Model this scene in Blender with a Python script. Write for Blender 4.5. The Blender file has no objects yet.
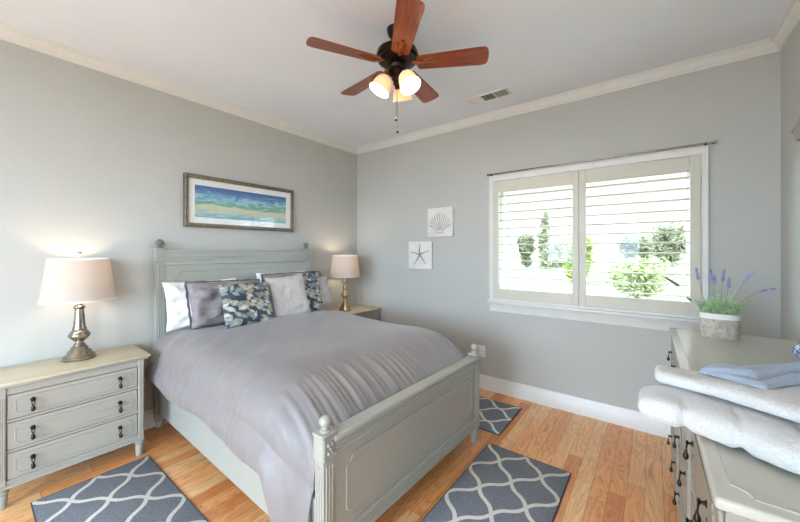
import bpy, bmesh, math, random
from mathutils import Vector, Matrix, noise
S = bpy.context.scene
COL = S.collection
PI = math.pi
rnd = random.Random(7)

# ------------------------------------------------------------------ camera
cam_d = bpy.data.cameras.new('camera')
cam_d.sensor_width = 36.0
cam_d.lens = 333.0 / 800.0 * 36.0
cam_d.shift_y = -10.0 / 800.0
cam_d.clip_start = 0.02
cam_d.clip_end = 500
cam = bpy.data.objects.new('camera', cam_d)
COL.objects.link(cam)
cam.location = (3.115, -3.142, 1.37)
cam.rotation_euler = (PI / 2, 0, math.radians(37.4))
S.camera = cam

# ------------------------------------------------------------------ world, light, exposure
wd = bpy.data.worlds.new('sky')
S.world = wd
wd.use_nodes = True
wn = wd.node_tree.nodes
wl = wd.node_tree.links
wn.clear()
tc = wn.new('ShaderNodeTexCoord'); sp = wn.new('ShaderNodeSeparateXYZ')
rp = wn.new('ShaderNodeValToRGB'); bg = wn.new('ShaderNodeBackground'); wo = wn.new('ShaderNodeOutputWorld')
# sky set bright behind and beside house as room light, dimmed in window view
rp.color_ramp.interpolation = 'EASE'
rp.color_ramp.elements[0].position = 0.62
rp.color_ramp.elements[0].color = (0.62, 0.81, 1.0, 1)
rp.color_ramp.elements[1].position = 0.86
rp.color_ramp.elements[1].color = (0.070, 0.072, 0.074, 1)
wl.new(tc.outputs['Generated'], sp.inputs[0]); wl.new(sp.outputs['Y'], rp.inputs[0])
wl.new(rp.outputs[0], bg.inputs[0]); wl.new(bg.outputs[0], wo.inputs[0])
bg.inputs[1].default_value = 7.5

def portal(name, loc, rot, sx, sy):
    d = bpy.data.lights.new(name, 'AREA'); d.shape = 'RECTANGLE'; d.size = sx; d.size_y = sy
    d.cycles.is_portal = True
    o = bpy.data.objects.new(name, d); COL.objects.link(o)
    o.location = loc; o.rotation_euler = rot
    return o
portal('window_light_portal', (2.62, 0.2, 1.48), (-PI / 2, 0, 0), 1.5, 1.15)
portal('rear_light_portal', (1.85, -6.15, 1.25), (PI / 2, 0, 0), 2.2, 2.5)

portal('side_light_portal', (3.9, -4.98, 1.5), (0, PI / 2, 0), 1.7, 1.75)

vs = S.view_settings
vs.view_transform = 'Standard'; vs.look = 'None'; vs.gamma = 1.0; vs.use_curve_mapping = False
vs.exposure = 1.5
S.cycles.max_bounces = 10
S.cycles.diffuse_bounces = 6
S.cycles.sample_clamp_indirect = 6.0
S.cycles.caustics_reflective = False
S.cycles.caustics_refractive = False
S.cycles.use_denoising = True

# ------------------------------------------------------------------ materials
def lin(c):
    return tuple(((v / 255) / 12.92 if v / 255 <= 0.04045 else ((v / 255 + 0.055) / 1.055) ** 2.4) for v in c) + (1.0,)

class NM:
    """small helper around a node material"""
    def __init__(s, name, col=(200, 200, 200), rough=0.6, metal=0.0, **kw):
        s.m = bpy.data.materials.new(name); s.m.use_nodes = True
        s.n = s.m.node_tree.nodes; s.l = s.m.node_tree.links
        s.b = s.n['Principled BSDF']
        s.b.inputs['Base Color'].default_value = lin(col)
        s.b.inputs['Roughness'].default_value = rough
        s.b.inputs['Metallic'].default_value = metal
        for k, v in kw.items():
            s.b.inputs[k.replace('_', ' ')].default_value = v
    def node(s, t, **kw):
        nd = s.n.new(t)
        for k, v in kw.items():
            if k.startswith('i_'):
                nd.inputs[k[2:].replace('_', ' ')].default_value = v
            else:
                setattr(nd, k, v)
        return nd
    def link(s, a, b): s.l.new(a, b)
    def coords(s, scale=(1, 1, 1), rot=(0, 0, 0), src='Object'):
        t = s.node('ShaderNodeTexCoord'); mp = s.node('ShaderNodeMapping')
        mp.inputs['Scale'].default_value = scale; mp.inputs['Rotation'].default_value = rot
        s.link(t.outputs[src], mp.inputs['Vector'])
        return mp.outputs[0]
    def noise(s, vec, scale=5, detail=4, rough=0.5, dist=0.0):
        nd = s.node('ShaderNodeTexNoise'); s.link(vec, nd.inputs['Vector'])
        nd.inputs['Scale'].default_value = scale; nd.inputs['Detail'].default_value = detail
        nd.inputs['Roughness'].default_value = rough; nd.inputs['Distortion'].default_value = dist
        return nd.outputs['Fac']
    def ramp(s, fac, stops):
        r = s.node('ShaderNodeValToRGB'); cr = r.color_ramp
        while len(cr.elements) < len(stops): cr.elements.new(0.5)
        for e, (p, c) in zip(cr.elements, stops):
            e.position = p; e.color = lin(c) if len(c) == 3 else c
        s.link(fac, r.inputs[0])
        return r.outputs[0]
    def mix(s, fac, a, b, mode='MIX'):
        m = s.node('ShaderNodeMix', data_type='RGBA', blend_type=mode)
        for inp, v in ((m.inputs[0], fac), (m.inputs[6], a), (m.inputs[7], b)):
            if hasattr(v, 'is_linked') or isinstance(v, bpy.types.NodeSocket): s.link(v, inp)
            elif isinstance(v, (int, float)): inp.default_value = v
            else: inp.default_value = lin(v)
        return m.outputs[2]
    def math(s, op, a, b=None, c=None):
        m = s.node('ShaderNodeMath', operation=op)
        for i, v in enumerate((a, b, c)):
            if v is None: continue
            if isinstance(v, (int, float)): m.inputs[i].default_value = v
            else: s.link(v, m.inputs[i])
        return m.outputs[0]
    def color(s, c): s.link(c, s.b.inputs['Base Color'])
    def bump(s, h, strength=0.3, dist=0.01):
        bp = s.node('ShaderNodeBump'); bp.inputs['Strength'].default_value = strength
        bp.inputs['Distance'].default_value = dist
        s.link(h, bp.inputs['Height']); s.link(bp.outputs[0], s.b.inputs['Normal'])

def plain(name, col, rough=0.5, metal=0.0, var=0.06, scale=12, bump=0.0, bscale=60, **kw):
    k = NM(name, col, rough, metal, **kw)
    v = k.coords()
    n = k.noise(v, scale, 5, 0.6)
    lo = tuple(max(0, c * (1 - var)) for c in col); hi = tuple(min(255, c * (1 + var)) for c in col)
    k.color(k.ramp(n, [(0.3, lo), (0.7, hi)]))
    if bump:
        k.bump(k.noise(v, bscale, 3, 0.6), bump, 0.004)
    return k.m

def painted_wood(name, base, dark, light, axis='Y', rough=0.42, wear=0.5):
    k = NM(name, base, rough)
    sc = {'X': (1.2, 22, 22), 'Y': (22, 1.2, 22), 'Z': (22, 22, 1.2)}[axis]
    v = k.coords(sc); w = k.coords((1, 1, 1))
    st = k.noise(v, 2.2, 6, 0.65, 0.3)
    mid = tuple((a_ + b_) / 2 for a_, b_ in zip(dark, base)); ml = tuple((a_ + b_) / 2 for a_, b_ in zip(light, base))
    c = k.ramp(st, [(0.28, mid), (0.42, base), (0.62, base), (0.78, ml)])
    bl = k.noise(w, 3.0, 3, 0.5)
    c = k.mix(k.math('MULTIPLY', bl, 0.35), c, base)
    wn_ = k.noise(k.coords((3, 3, 3)), 9, 8, 0.75)
    spot = k.ramp(k.math('MULTIPLY', wn_, st), [(0.44 - 0.06 * wear, (0, 0, 0, 1)), (0.50, (1, 1, 1, 1))])
    c = k.mix(k.math('MULTIPLY', spot, 0.55), c, dark)
    k.color(c)
    k.bump(st, 0.06, 0.002)
    return k.m

M = {}
def wallpaint(name, col, bump):
    k = NM(name, col, 0.75)
    v = k.coords()
    n = k.noise(v, 1.5, 3); lo = tuple(c * 0.985 for c in col)
    k.color(k.ramp(n, [(0.35, lo), (0.65, col)]))
    k.bump(k.noise(v, 38, 4, 0.55), bump, 0.004)
    return k.m
M['wall'] = wallpaint('wall paint', (189, 189, 184), 0.22)
M['wallA'] = M['wall']
M['ceil'] = wallpaint('ceiling paint', (234, 240, 248), 0.15)
M['trim'] = plain('trim paint', (224, 223, 219), 0.35, var=0.015)
M['shutter'] = plain('shutter paint', (204, 199, 184), 0.4, var=0.012)
M['grey'] = painted_wood('grey painted wood', (160, 156, 146), (112, 112, 105), (178, 178, 170), 'Y')
M['greyx'] = painted_wood('grey painted wood along x', (160, 156, 146), (112, 112, 105), (178, 178, 170), 'X')
M['greyz'] = painted_wood('grey painted wood upright', (156, 153, 143), (108, 108, 101), (176, 176, 168), 'Z')
M['bed'] = painted_wood('bed paint', (162, 162, 153), (112, 117, 112), (176, 179, 172), 'Y', 0.36, 0.3)
M['bedz'] = painted_wood('bed paint upright', (162, 162, 153), (108, 113, 108), (172, 176, 169), 'Z', 0.36, 0.3)
M['finial'] = painted_wood('darker finial paint', (120, 118, 108), (90, 88, 80), (138, 136, 126), 'Z', 0.4, 0.3)
M['bedx'] = painted_wood('bed paint along x', (162, 162, 153), (118, 122, 117), (168, 172, 165), 'X', 0.36, 0.2)
M['topbeige'] = painted_wood('washed beige top', (186, 176, 152), (160, 150, 128), (200, 191, 168), 'Y', 0.32, 0.0)
M['dresstop'] = painted_wood('pale dresser top', (186, 184, 172), (168, 166, 154), (198, 196, 184), 'Y', 0.16, 0.0)
M['bronze'] = plain('dark bronze', (48, 42, 38), 0.35, 0.8, var=0.2)
M['fanmetal'] = plain('oil rubbed bronze', (38, 27, 24), 0.28, 0.75, var=0.25, scale=8)
M['fancopper'] = plain('brushed copper bronze', (150, 96, 62), 0.3, 0.85, var=0.15)
M['nickel'] = plain('antique nickel', (150, 142, 128), 0.22, 0.95, var=0.12, scale=18)
M['champagne'] = plain('champagne metal', (180, 160, 128), 0.28, 0.95, var=0.1)
M['white'] = plain('white plastic', (236, 234, 228), 0.4, var=0.01)
M['black'] = plain('black', (18, 18, 20), 0.5, var=0.1)
M['linenw'] = plain('white cotton', (236, 235, 232), 0.85, var=0.02, bump=0.3, bscale=120)
M['linenpink'] = plain('rose grey linen', (186, 178, 174), 0.8, var=0.03, bump=0.4, bscale=160)
M['linengrey'] = plain('pale grey linen', (178, 172, 169), 0.8, var=0.03, bump=0.4, bscale=160)
M['flange'] = plain('dark slate satin', (84, 80, 86), 0.5, var=0.1)
M['mattress'] = plain('mattress ticking', (215, 212, 206), 0.85, var=0.02)

k = NM('mauve grey satin', (140, 134, 136), 0.46, Sheen_Weight=0.25, Sheen_Roughness=0.4)
v = k.coords((2.0, 9.0, 9.0), (0, 0, 0.4))
n1 = k.noise(v, 2.2, 5, 0.6, 0.6)
k.color(k.ramp(n1, [(0.3, (127, 121, 121)), (0.7, (131, 125, 124))]))
k.bump(n1, 0.18, 0.01)
M['duvet'] = k.m
k = NM('mauve grey sham satin', (134, 127, 129), 0.45, Sheen_Weight=0.2)
v = k.coords((5, 5, 9)); n1 = k.noise(v, 1.6, 4, 0.6, 1.2)
k.color(k.ramp(n1, [(0.3, (124, 118, 121)), (0.7, (143, 136, 137))])); k.bump(n1, 0.6, 0.02)
M['sham'] = k.m

# oak floor: planks along y
k = NM('oak planks', (200, 150, 105), 0.33, Coat_Weight=0.25, Coat_Roughness=0.2)
tcn = k.node('ShaderNodeTexCoord'); sx = k.node('ShaderNodeSeparateXYZ'); k.link(tcn.outputs['Object'], sx.inputs[0])
px = k.math('DIVIDE', sx.outputs['X'], 0.083)
row = k.math('FLOOR', px)
wnz = k.node('ShaderNodeTexWhiteNoise', noise_dimensions='1D'); k.link(row, wnz.inputs['W'])
py = k.math('ADD', k.math('DIVIDE', sx.outputs['Y'], 0.95), k.math('MULTIPLY', wnz.outputs['Value'], 7.3))
seg = k.math('FLOOR', py)
cmb = k.node('ShaderNodeCombineXYZ'); k.link(row, cmb.inputs[0]); k.link(seg, cmb.inputs[1])
wn2 = k.node('ShaderNodeTexWhiteNoise', noise_dimensions='2D'); k.link(cmb.outputs[0], wn2.inputs['Vector'])
tone = k.ramp(wn2.outputs['Value'], [(0.0, (222, 142, 82)), (0.3, (244, 172, 110)), (0.65, (252, 190, 128)), (1.0, (253, 208, 154))])
off = k.node('ShaderNodeVectorMath', operation='MULTIPLY_ADD')
k.link(wn2.outputs['Color'], off.inputs[0]); off.inputs[1].default_value = (9, 9, 9); k.link(tcn.outputs['Object'], off.inputs[2])
mp = k.node('ShaderNodeMapping'); mp.inputs['Scale'].default_value = (11, 1.3, 1); k.link(off.outputs[0], mp.inputs[0])
gn = k.noise(mp.outputs[0], 1.3, 3, 0.5, 0.8)
rings = k.math('FRACT', k.math('MULTIPLY', gn, 9.0))
rg = k.ramp(rings, [(0.0, (150, 116, 90)), (0.14, (228, 214, 202)), (0.5, (255, 255, 255)), (1.0, (222, 206, 190))])
fine = k.noise((lambda m: (k.link(off.outputs[0], m.inputs[0]), m.outputs[0])[1])(k.node('ShaderNodeMapping')), 1, 2)
mp2 = k.node('ShaderNodeMapping'); mp2.inputs['Scale'].default_value = (90, 3, 1); k.link(off.outputs[0], mp2.inputs[0])
fg = k.noise(mp2.outputs[0], 2.0, 4, 0.7)
c = k.mix(0.6, tone, rg, 'MULTIPLY')
c = k.mix(k.math('MULTIPLY', fg, 0.38), c, k.mix(1.0, c, (196, 156, 122), 'MULTIPLY'))
fx = k.math('FRACT', px); fy = k.math('FRACT', py)
e1 = k.math('LESS_THAN', k.math('MINIMUM', fx, k.math('SUBTRACT', 1.0, fx)), 0.014)
e2 = k.math('LESS_THAN', k.math('MINIMUM', fy, k.math('SUBTRACT', 1.0, fy)), 0.0016)
edge = k.math('MAXIMUM', e1, e2)
c = k.mix(k.math('MULTIPLY', edge, 0.6), c, (96, 58, 34))
k.color(c); k.bump(k.math('SUBTRACT', fg, k.math('MULTIPLY', edge, 2.0)), 0.12, 0.002)
M['oak'] = k.m

# trellis rug (local x across .52, y along)
k = NM('trellis rug pile', (90, 95, 105), 0.95)
tcn = k.node('ShaderNodeTexCoord'); sx = k.node('ShaderNodeSeparateXYZ'); k.link(tcn.outputs['Object'], sx.inputs[0])
u = k.math('DIVIDE', sx.outputs['X'], 0.26); v_ = k.math('DIVIDE', sx.outputs['Y'], 0.302)
s_ = k.math('ADD', u, v_); d_ = k.math('SUBTRACT', u, v_)
def wave(a, b, sg):
    w = k.math('MULTIPLY', k.math('SINE', k.math('MULTIPLY', b, 2 * PI)), sg * 0.048)
    f = k.math('ADD', a, w)
    return k.math('ABSOLUTE', k.math('SUBTRACT', f, k.math('ROUND', f)))
dist = k.math('MINIMUM', wave(s_, d_, 1), wave(d_, s_, 1))
nz = k.noise(k.coords((1, 1, 1)), 260, 2)
dd = k.math('ADD', dist, k.math('MULTIPLY', k.math('SUBTRACT', nz, 0.5), 0.03))
line = k.math('LESS_THAN', dd, 0.058)
pile = k.ramp(nz, [(0.3, (92, 95, 104)), (0.7, (136, 139, 146))])
k.color(k.mix(line, pile, k.ramp(nz, [(0.3, (202, 198, 190)), (0.7, (226, 222, 215))])))
k.bump(k.math('ADD', nz, k.math('MULTIPLY', line, 1.0)), 0.8, 0.004)
M['rug'] = k.m
M['rugedge'] = plain('rug binding', (64, 68, 78), 0.95, var=0.1)

# leaf print
k = NM('leaf print fabric', (40, 48, 60), 0.8)
cur = k.ramp(k.noise(k.coords((1, 1, 1)), 9, 3), [(0.35, (44, 50, 60)), (0.55, (62, 72, 84)), (0.75, (38, 58, 84))])
pal = [(0.0, (196, 190, 172)), (0.25, (150, 168, 172)), (0.45, (214, 208, 194)), (0.62, (168, 150, 128)), (0.8, (112, 132, 148)), (1.0, (206, 196, 168))]
for rot, sc, off_ in ((0.5, 15, 0.1), (-0.9, 14, 3.7), (2.0, 17, 8.3), (1.3, 13, 5.1)):
    m_ = k.node('ShaderNodeMapping'); t_ = k.node('ShaderNodeTexCoord')
    k.link(t_.outputs['Object'], m_.inputs[0]); m_.inputs['Rotation'].default_value = (0, 0, rot)
    m2_ = k.node('ShaderNodeMapping'); m2_.inputs['Scale'].default_value = (1.0, 0.47, 0.0); m2_.inputs['Location'].default_value = (off_, off_ * 2, 0)
    k.link(m_.outputs[0], m2_.inputs[0])
    vo = k.node('ShaderNodeTexVoronoi', voronoi_dimensions='2D', distance='MINKOWSKI'); vo.inputs['Exponent'].default_value = 1.15; vo.inputs['Scale'].default_value = sc * 1.45; vo.inputs['Randomness'].default_value = 0.8
    k.link(m2_.outputs[0], vo.inputs['Vector'])
    sc_ = k.node('ShaderNodeSeparateColor'); k.link(vo.outputs['Color'], sc_.inputs[0])
    msk = k.math('LESS_THAN', vo.outputs['Distance'], 0.40)
    msk = k.math('MULTIPLY', msk, k.math('GREATER_THAN', sc_.outputs[1], 0.28))
    vein = k.math('SUBTRACT', 1.0, k.math('MULTIPLY', vo.outputs['Distance'], 1.1))
    lc = k.mix(1.0, k.ramp(sc_.outputs[0], pal), k.ramp(vein, [(0.6, (200, 200, 200)), (1.0, (255, 255, 255))]), 'MULTIPLY')
    cur = k.mix(msk, cur, lc)
k.color(cur)
M['leafprint'] = k.m

# terry towels
def terry(name, col):
    k = NM(name, col, 0.95, Sheen_Weight=0.3)
    v = k.coords(); n = k.noise(v, 220, 3, 0.7)
    k.color(k.ramp(n, [(0.3, tuple(c * .93 for c in col)), (0.65, col)]))
    k.bump(k.math('ADD', n, k.noise(v, 70, 3, 0.6)), 0.7, 0.007)
    return k.m
M['terry'] = terry('white terry', (222, 221, 220))
M['terryblue'] = terry('pale blue terry', (164, 176, 192))

# fan blade wood
k = NM('cherry blade', (120, 50, 28), 0.3, Coat_Weight=0.3, Coat_Roughness=0.15)
v = k.coords((1.0, 14, 14)); n = k.noise(v, 6, 4, 0.6, 0.5)
k.color(k.ramp(n, [(0.3, (108, 46, 28)), (0.5, (140, 68, 40)), (0.72, (164, 92, 56))]))
M['blade'] = k.m

def glassy(name, tint=(1, 1, 1), gloss=0.08, rough=0.0):
    m = bpy.data.materials.new(name); m.use_nodes = True
    n = m.node_tree.nodes; l = m.node_tree.links; n.clear()
    o = n.new('ShaderNodeOutputMaterial'); mx = n.new('ShaderNodeMixShader'); t = n.new('ShaderNodeBsdfTransparent')
    g = n.new('ShaderNodeBsdfGlossy'); fr = n.new('ShaderNodeFresnel'); fr.inputs['IOR'].default_value = 1.45
    g.inputs['Roughness'].default_value = rough
    t.inputs[0].default_value = (*tint, 1)
    ge = n.new('ShaderNodeNewGeometry'); iv = n.new('ShaderNodeMath'); iv.operation = 'SUBTRACT'; iv.inputs[0].default_value = 1.0
    ml = n.new('ShaderNodeMath'); ml.operation = 'MULTIPLY'
    l.new(ge.outputs['Backfacing'], iv.inputs[1]); l.new(iv.outputs[0], ml.inputs[0]); l.new(fr.outputs[0], ml.inputs[1])
    l.new(ml.outputs[0], mx.inputs[0]); l.new(t.outputs[0], mx.inputs[1]); l.new(g.outputs[0], mx.inputs[2]); l.new(mx.outputs[0], o.inputs[0])
    return m
M['glass'] = glassy('window glass', (0.97, 0.98, 0.97))
M['picglass'] = glassy('picture glass')
M['mirror'] = NM('mirror silvering', (235, 238, 238), 0.02, 1.0).m

def shade_mat(name, col, tr=0.55):
    m = bpy.data.materials.new(name); m.use_nodes = True
    n = m.node_tree.nodes; l = m.node_tree.links; n.clear()
    o = n.new('ShaderNodeOutputMaterial'); mx = n.new('ShaderNodeMixShader')
    d = n.new('ShaderNodeBsdfDiffuse'); t = n.new('ShaderNodeBsdfTranslucent')
    d.inputs[0].default_value = lin(col); t.inputs[0].default_value = lin(col); mx.inputs[0].default_value = tr
    l.new(d.outputs[0], mx.inputs[1]); l.new(t.outputs[0], mx.inputs[2]); l.new(mx.outputs[0], o.inputs[0])
    return m
M['shade'] = shade_mat('lamp shade linen', (214, 205, 196), 0.36)
M['shadetrim'] = shade_mat('shade trim tape', (236, 228, 218), 0.15)
M['fanglass'] = shade_mat('alabaster glass', (226, 204, 182), 0.22)

def emis(name, col, st):
    m = bpy.data.materials.new(name); m.use_nodes = True
    n = m.node_tree.nodes; l = m.node_tree.links; n.clear()
    o = n.new('ShaderNodeOutputMaterial'); e = n.new('ShaderNodeEmission')
    e.inputs[0].default_value = lin(col); e.inputs[1].default_value = st; l.new(e.outputs[0], o.inputs[0])
    return m
M['bulb'] = emis('glowing bulb', (255, 226, 186), 3.5)

# painting behind glass
k = NM('seascape print', (100, 150, 180), 0.6)
tcn = k.node('ShaderNodeTexCoord'); sx = k.node('ShaderNodeSeparateXYZ'); k.link(tcn.outputs['Object'], sx.inputs[0])
nn = k.noise(k.coords((1, 6, 26)), 1.0, 6, 0.65, 1.0)
h_ = k.math('ADD', k.math('DIVIDE', sx.outputs['Z'], 0.26), k.math('MULTIPLY', k.math('SUBTRACT', nn, 0.5), 1.0))
c = k.ramp(h_, [(0.0, (120, 170, 190)), (0.14, (150, 196, 204)), (0.24, (206, 206, 176)), (0.36, (214, 214, 190)), (0.46, (120, 176, 160)), (0.55, (100, 170, 150)), (0.64, (176, 212, 216)), (0.76, (120, 172, 206)), (0.9, (92, 132, 180)), (1.0, (80, 112, 162))])
k.color(c)
M['print'] = k.m
k = NM('silvered bronze frame', (120, 112, 98), 0.4, 0.55)
k.color(k.ramp(k.noise(k.coords((20, 20, 20)), 6, 5, 0.7), [(0.35, (74, 60, 48)), (0.55, (132, 122, 106)), (0.75, (170, 164, 150))]))
M['picframe'] = k.m
M['matboard'] = plain('mat board', (242, 242, 240), 0.8, var=0.01)
M['relief'] = plain('taupe relief paint', (148, 138, 132), 0.8, var=0.12, scale=60)
M['canvas'] = plain('white plaster tile', (224, 221, 216), 0.8, var=0.03, bump=0.3, bscale=50)
k = NM('weathered ceramic pot', (205, 200, 190), 0.7)
k.color(k.ramp(k.noise(k.coords((1, 1, 1)), 30, 6, 0.7, 0.6), [(0.36, (166, 156, 140)), (0.5, (190, 182, 168)), (0.66, (206, 200, 188))]))
M['pot'] = k.m
M['potrim'] = plain('white glazed rim', (238, 236, 232), 0.4, var=0.01)
M['soil'] = plain('dark soil', (58, 48, 38), 0.9, var=0.3, scale=60)
M['herb'] = plain('lavender foliage', (178, 202, 158), 0.7, var=0.25, scale=30)
M['stem'] = plain('lavender stem', (136, 150, 120), 0.7, var=0.1)
M['lavender'] = plain('lavender bloom', (160, 156, 194), 0.8, var=0.2, scale=40)
M['lavdark'] = plain('dried lavender bloom', (118, 106, 104), 0.8, var=0.2, scale=40)
k = NM('blue and white ceramic', (220, 226, 236), 0.25)
k.color(k.ramp(k.noise(k.coords((1, 1, 1)), 40, 2, 0.5, 2.0), [(0.46, (96, 130, 186)), (0.52, (232, 236, 242))]))
M['bluewhite'] = k.m
M['bounce_slab'] = plain('pale bounce surface', (205, 200, 192), 0.8, var=0.03)
M['bark'] = plain('bark', (110, 96, 80), 0.9, var=0.2)
def leafm(name, c): return plain(name, c, 0.8, var=0.2, scale=3)
M['leafdark'] = leafm('dark foliage', (80, 78, 50))
M['leafblue'] = leafm('grey green foliage', (90, 88, 60))
M['leafbright'] = leafm('bright foliage', (112, 118, 48))
M['leafpale'] = leafm('pale foliage', (108, 112, 64))
k = NM('dry grass', (96, 100, 78), 0.95)
k.color(k.ramp(k.noise(k.coords((0.3, 1, 1)), 0.25, 5, 0.6), [(0.3, (62, 62, 30)), (0.5, (76, 72, 40)), (0.7, (86, 78, 50))]))
M['grass'] = k.m

# ------------------------------------------------------------------ mesh helpers
def BM(): return bmesh.new()
def box(bm, x0, x1, y0, y1, z0, z1, bev=0.0, seg=1, mtx=None):
    r = bmesh.ops.create_cube(bm, size=1.0)
    vs_ = r['verts']
    bmesh.ops.scale(bm, vec=(abs(x1 - x0), abs(y1 - y0), abs(z1 - z0)), verts=vs_)
    bmesh.ops.translate(bm, vec=((x0 + x1) / 2, (y0 + y1) / 2, (z0 + z1) / 2), verts=vs_)
    if bev > 0:
        es = list({e for v in vs_ for e in v.link_edges})
        rr = bmesh.ops.bevel(bm, geom=es, offset=bev, segments=seg, profile=0.5, affect='EDGES')
        vs_ = list({v for f in rr['faces'] for v in f.verts} | {v for v in vs_ if v.is_valid})
    if mtx is not None:
        bmesh.ops.transform(bm, matrix=mtx, verts=[v for v in vs_ if v.is_valid])
    return bm
def lathe(bm, prof, c=(0, 0, 0), seg=32, mtx=None, closed=True, sx=1.0, sy=1.0):
    rings = []
    for r, z in prof:
        if r < 1e-5:
            rings.append([bm.verts.new((0, 0, z))])
        else:
            rings.append([bm.verts.new((r * sx * math.cos(2 * PI * i / seg), r * sy * math.sin(2 * PI * i / seg), z)) for i in range(seg)])
    allv = [v for rg_ in rings for v in rg_]
    for a, b in zip(rings[:-1], rings[1:]):
        for i in range(seg):
            j = (i + 1) % seg
            if len(a) == 1 and len(b) == 1: continue
            if len(a) == 1: bm.faces.new((a[0], b[j], b[i]))
            elif len(b) == 1: bm.faces.new((a[i], a[j], b[0]))
            else: bm.faces.new((a[i], a[j], b[j], b[i]))
    if closed:
        if len(rings[0]) > 1: bm.faces.new(list(reversed(rings[0])))
        if len(rings[-1]) > 1: bm.faces.new(rings[-1])
    m = Matrix.Translation(c)
    if mtx is not None: m = m @ mtx
    bmesh.ops.transform(bm, matrix=m, verts=allv)
    return bm
def tube(bm, pts, rad, seg=8, flat=1.0):
    pts = [Vector(p) for p in pts]
    n = len(pts)
    if not hasattr(rad, '__len__'): rad = [rad] * n
    up = Vector((0, 0, 1))
    d0 = (pts[1] - pts[0]).normalized()
    if abs(d0.dot(up)) > 0.9: up = Vector((1, 0, 0))
    rings = []
    a = d0.cross(up).normalized()
    for i in range(n):
        d = (pts[min(i + 1, n - 1)] - pts[max(i - 1, 0)]).normalized()
        a = (a - d * a.dot(d)).normalized()
        b = d.cross(a)
        rings.append([bm.verts.new(pts[i] + (a * math.cos(2 * PI * j / seg) + b * math.sin(2 * PI * j / seg) * flat) * rad[i]) for j in range(seg)])
    for p, q in zip(rings[:-1], rings[1:]):
        for j in range(seg):
            bm.faces.new((p[j], p[(j + 1) % seg], q[(j + 1) % seg], q[j]))
    bm.faces.new(list(reversed(rings[0]))); bm.faces.new(rings[-1])
    return bm
def prism(bm, poly, d0, d1, frame='XY'):
    """extrude a 2D polygon between d0 and d1 along the remaining axis"""
    def P(a, b, d):
        return {'XY': (a, b, d), 'YZ': (d, a, b), 'XZ': (a, d, b)}[frame]
    A = [bm.verts.new(P(a, b, d0)) for a, b in poly]
    B = [bm.verts.new(P(a, b, d1)) for a, b in poly]
    n = len(poly)
    for i in range(n):
        j = (i + 1) % n
        bm.faces.new((A[i], A[j], B[j], B[i]))
    bm.faces.new(list(reversed(A))); bm.faces.new(B)
    return bm
def obj(name, bm, mat, parent=None, sharp=35, loc=None, recalc=True):
    if recalc: bmesh.ops.recalc_face_normals(bm, faces=bm.faces[:])
    me = bpy.data.meshes.new(name); bm.to_mesh(me); bm.free()
    me.materials.append(M[mat] if isinstance(mat, str) else mat)
    me.polygons.foreach_set('use_smooth', [True] * len(me.polygons))
    if sharp is not None: me.set_sharp_from_angle(angle=math.radians(sharp))
    o = bpy.data.objects.new(name, me); COL.objects.link(o)
    if parent is not None: o.parent = parent
    if loc is not None: o.location = loc
    return o
def tag(o, label, cat, group=None):
    o['label'] = label; o['category'] = cat
    if group: o['group'] = group
    return o
def thing(name, label, cat, loc=(0, 0, 0), rotz=0.0, group=None):
    o = bpy.data.objects.new(name, None); COL.objects.link(o)
    o.empty_display_size = 0.1
    o.location = loc; o.rotation_euler = (0, 0, rotz)
    return tag(o, label, cat, group)
def struct(name, bm, mat, parent=None, sharp=35):
    o = obj(name, bm, mat, parent, sharp)
    if parent is None: o['kind'] = 'structure'
    return o
def dup(root, loc=None, rot=None, label=None, group=None):
    r = root.copy(); COL.objects.link(r)
    if loc is not None: r.location = loc
    if rot is not None: r.rotation_euler = rot
    if label: r['label'] = label
    if group: r['group'] = group
    for ch in list(root.children):
        c_ = ch.copy(); COL.objects.link(c_); c_.parent = r
        for g in list(ch.children):
            d_ = g.copy(); COL.objects.link(d_); d_.parent = c_
    return r
def ballprof(r, z0, neck=0.0, n=10):
    """sphere profile from the bottom (neck radius) to the top"""
    a0 = -PI / 2 if neck <= 0 else -math.acos(neck / r)
    zc = z0 - r * math.sin(a0)
    return [(max(0.0, r * math.cos(a0 + (PI / 2 - a0) * i / n)), zc + r * math.sin(a0 + (PI / 2 - a0) * i / n)) for i in range(n + 1)]

# ------------------------------------------------------------------ room shell
W, YB, H = 3.75, -6.0, 2.715
struct('floor', box(BM(), -0.12, W + 0.12, YB - 0.12, 0.12, -0.1, 0.0), 'oak')
struct('ceiling', box(BM(), -0.12, W + 0.12, YB - 0.12, 0.12, H, H + 0.1), 'ceil')
struct('wall_left', box(BM(), -0.12, 0, YB - 0.12, 0.12, 0, H), 'wallA')
b = BM()
box(b, W, W + 0.12, YB - 0.12, -5.8, 0, H); box(b, W, W + 0.12, -4.15, 0.12, 0, H)
box(b, W, W + 0.12, -5.8, -4.15, 0, 0.7); box(b, W, W + 0.12, -5.8, -4.15, 2.35, H)
struct('wall_right', b, 'wall')
b = BM()
for y in (-5.8, -5.0, -4.21): box(b, W + 0.02, W + 0.1, y, y + 0.06, 0.7, 2.35)
box(b, W + 0.02, W + 0.1, -5.8, -4.15, 0.7, 0.76); box(b, W + 0.02, W + 0.1, -5.8, -4.15, 2.29, 2.35)
struct('added_side_window', b, 'trim')  # unseen opening added in the right wall to light the bed and footboard
WX0, WX1, WZ0, WZ1 = 1.885, 3.355, 0.95, 2.045
b = BM()
box(b, 0, WX0, 0, 0.12, 0, H); box(b, WX1, W, 0, 0.12, 0, H)
box(b, WX0, WX1, 0, 0.12, 0, WZ0); box(b, WX0, WX1, 0, 0.12, WZ1, H)
struct('wall_back', b, 'wall')
RX0, RX1, RZ0, RZ1 = 0.8, 2.9, 0.02, 2.48
b = BM()
box(b, 0, RX0, YB - 0.12, YB, 0, H); box(b, RX1, W, YB - 0.12, YB, 0, H)
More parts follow.
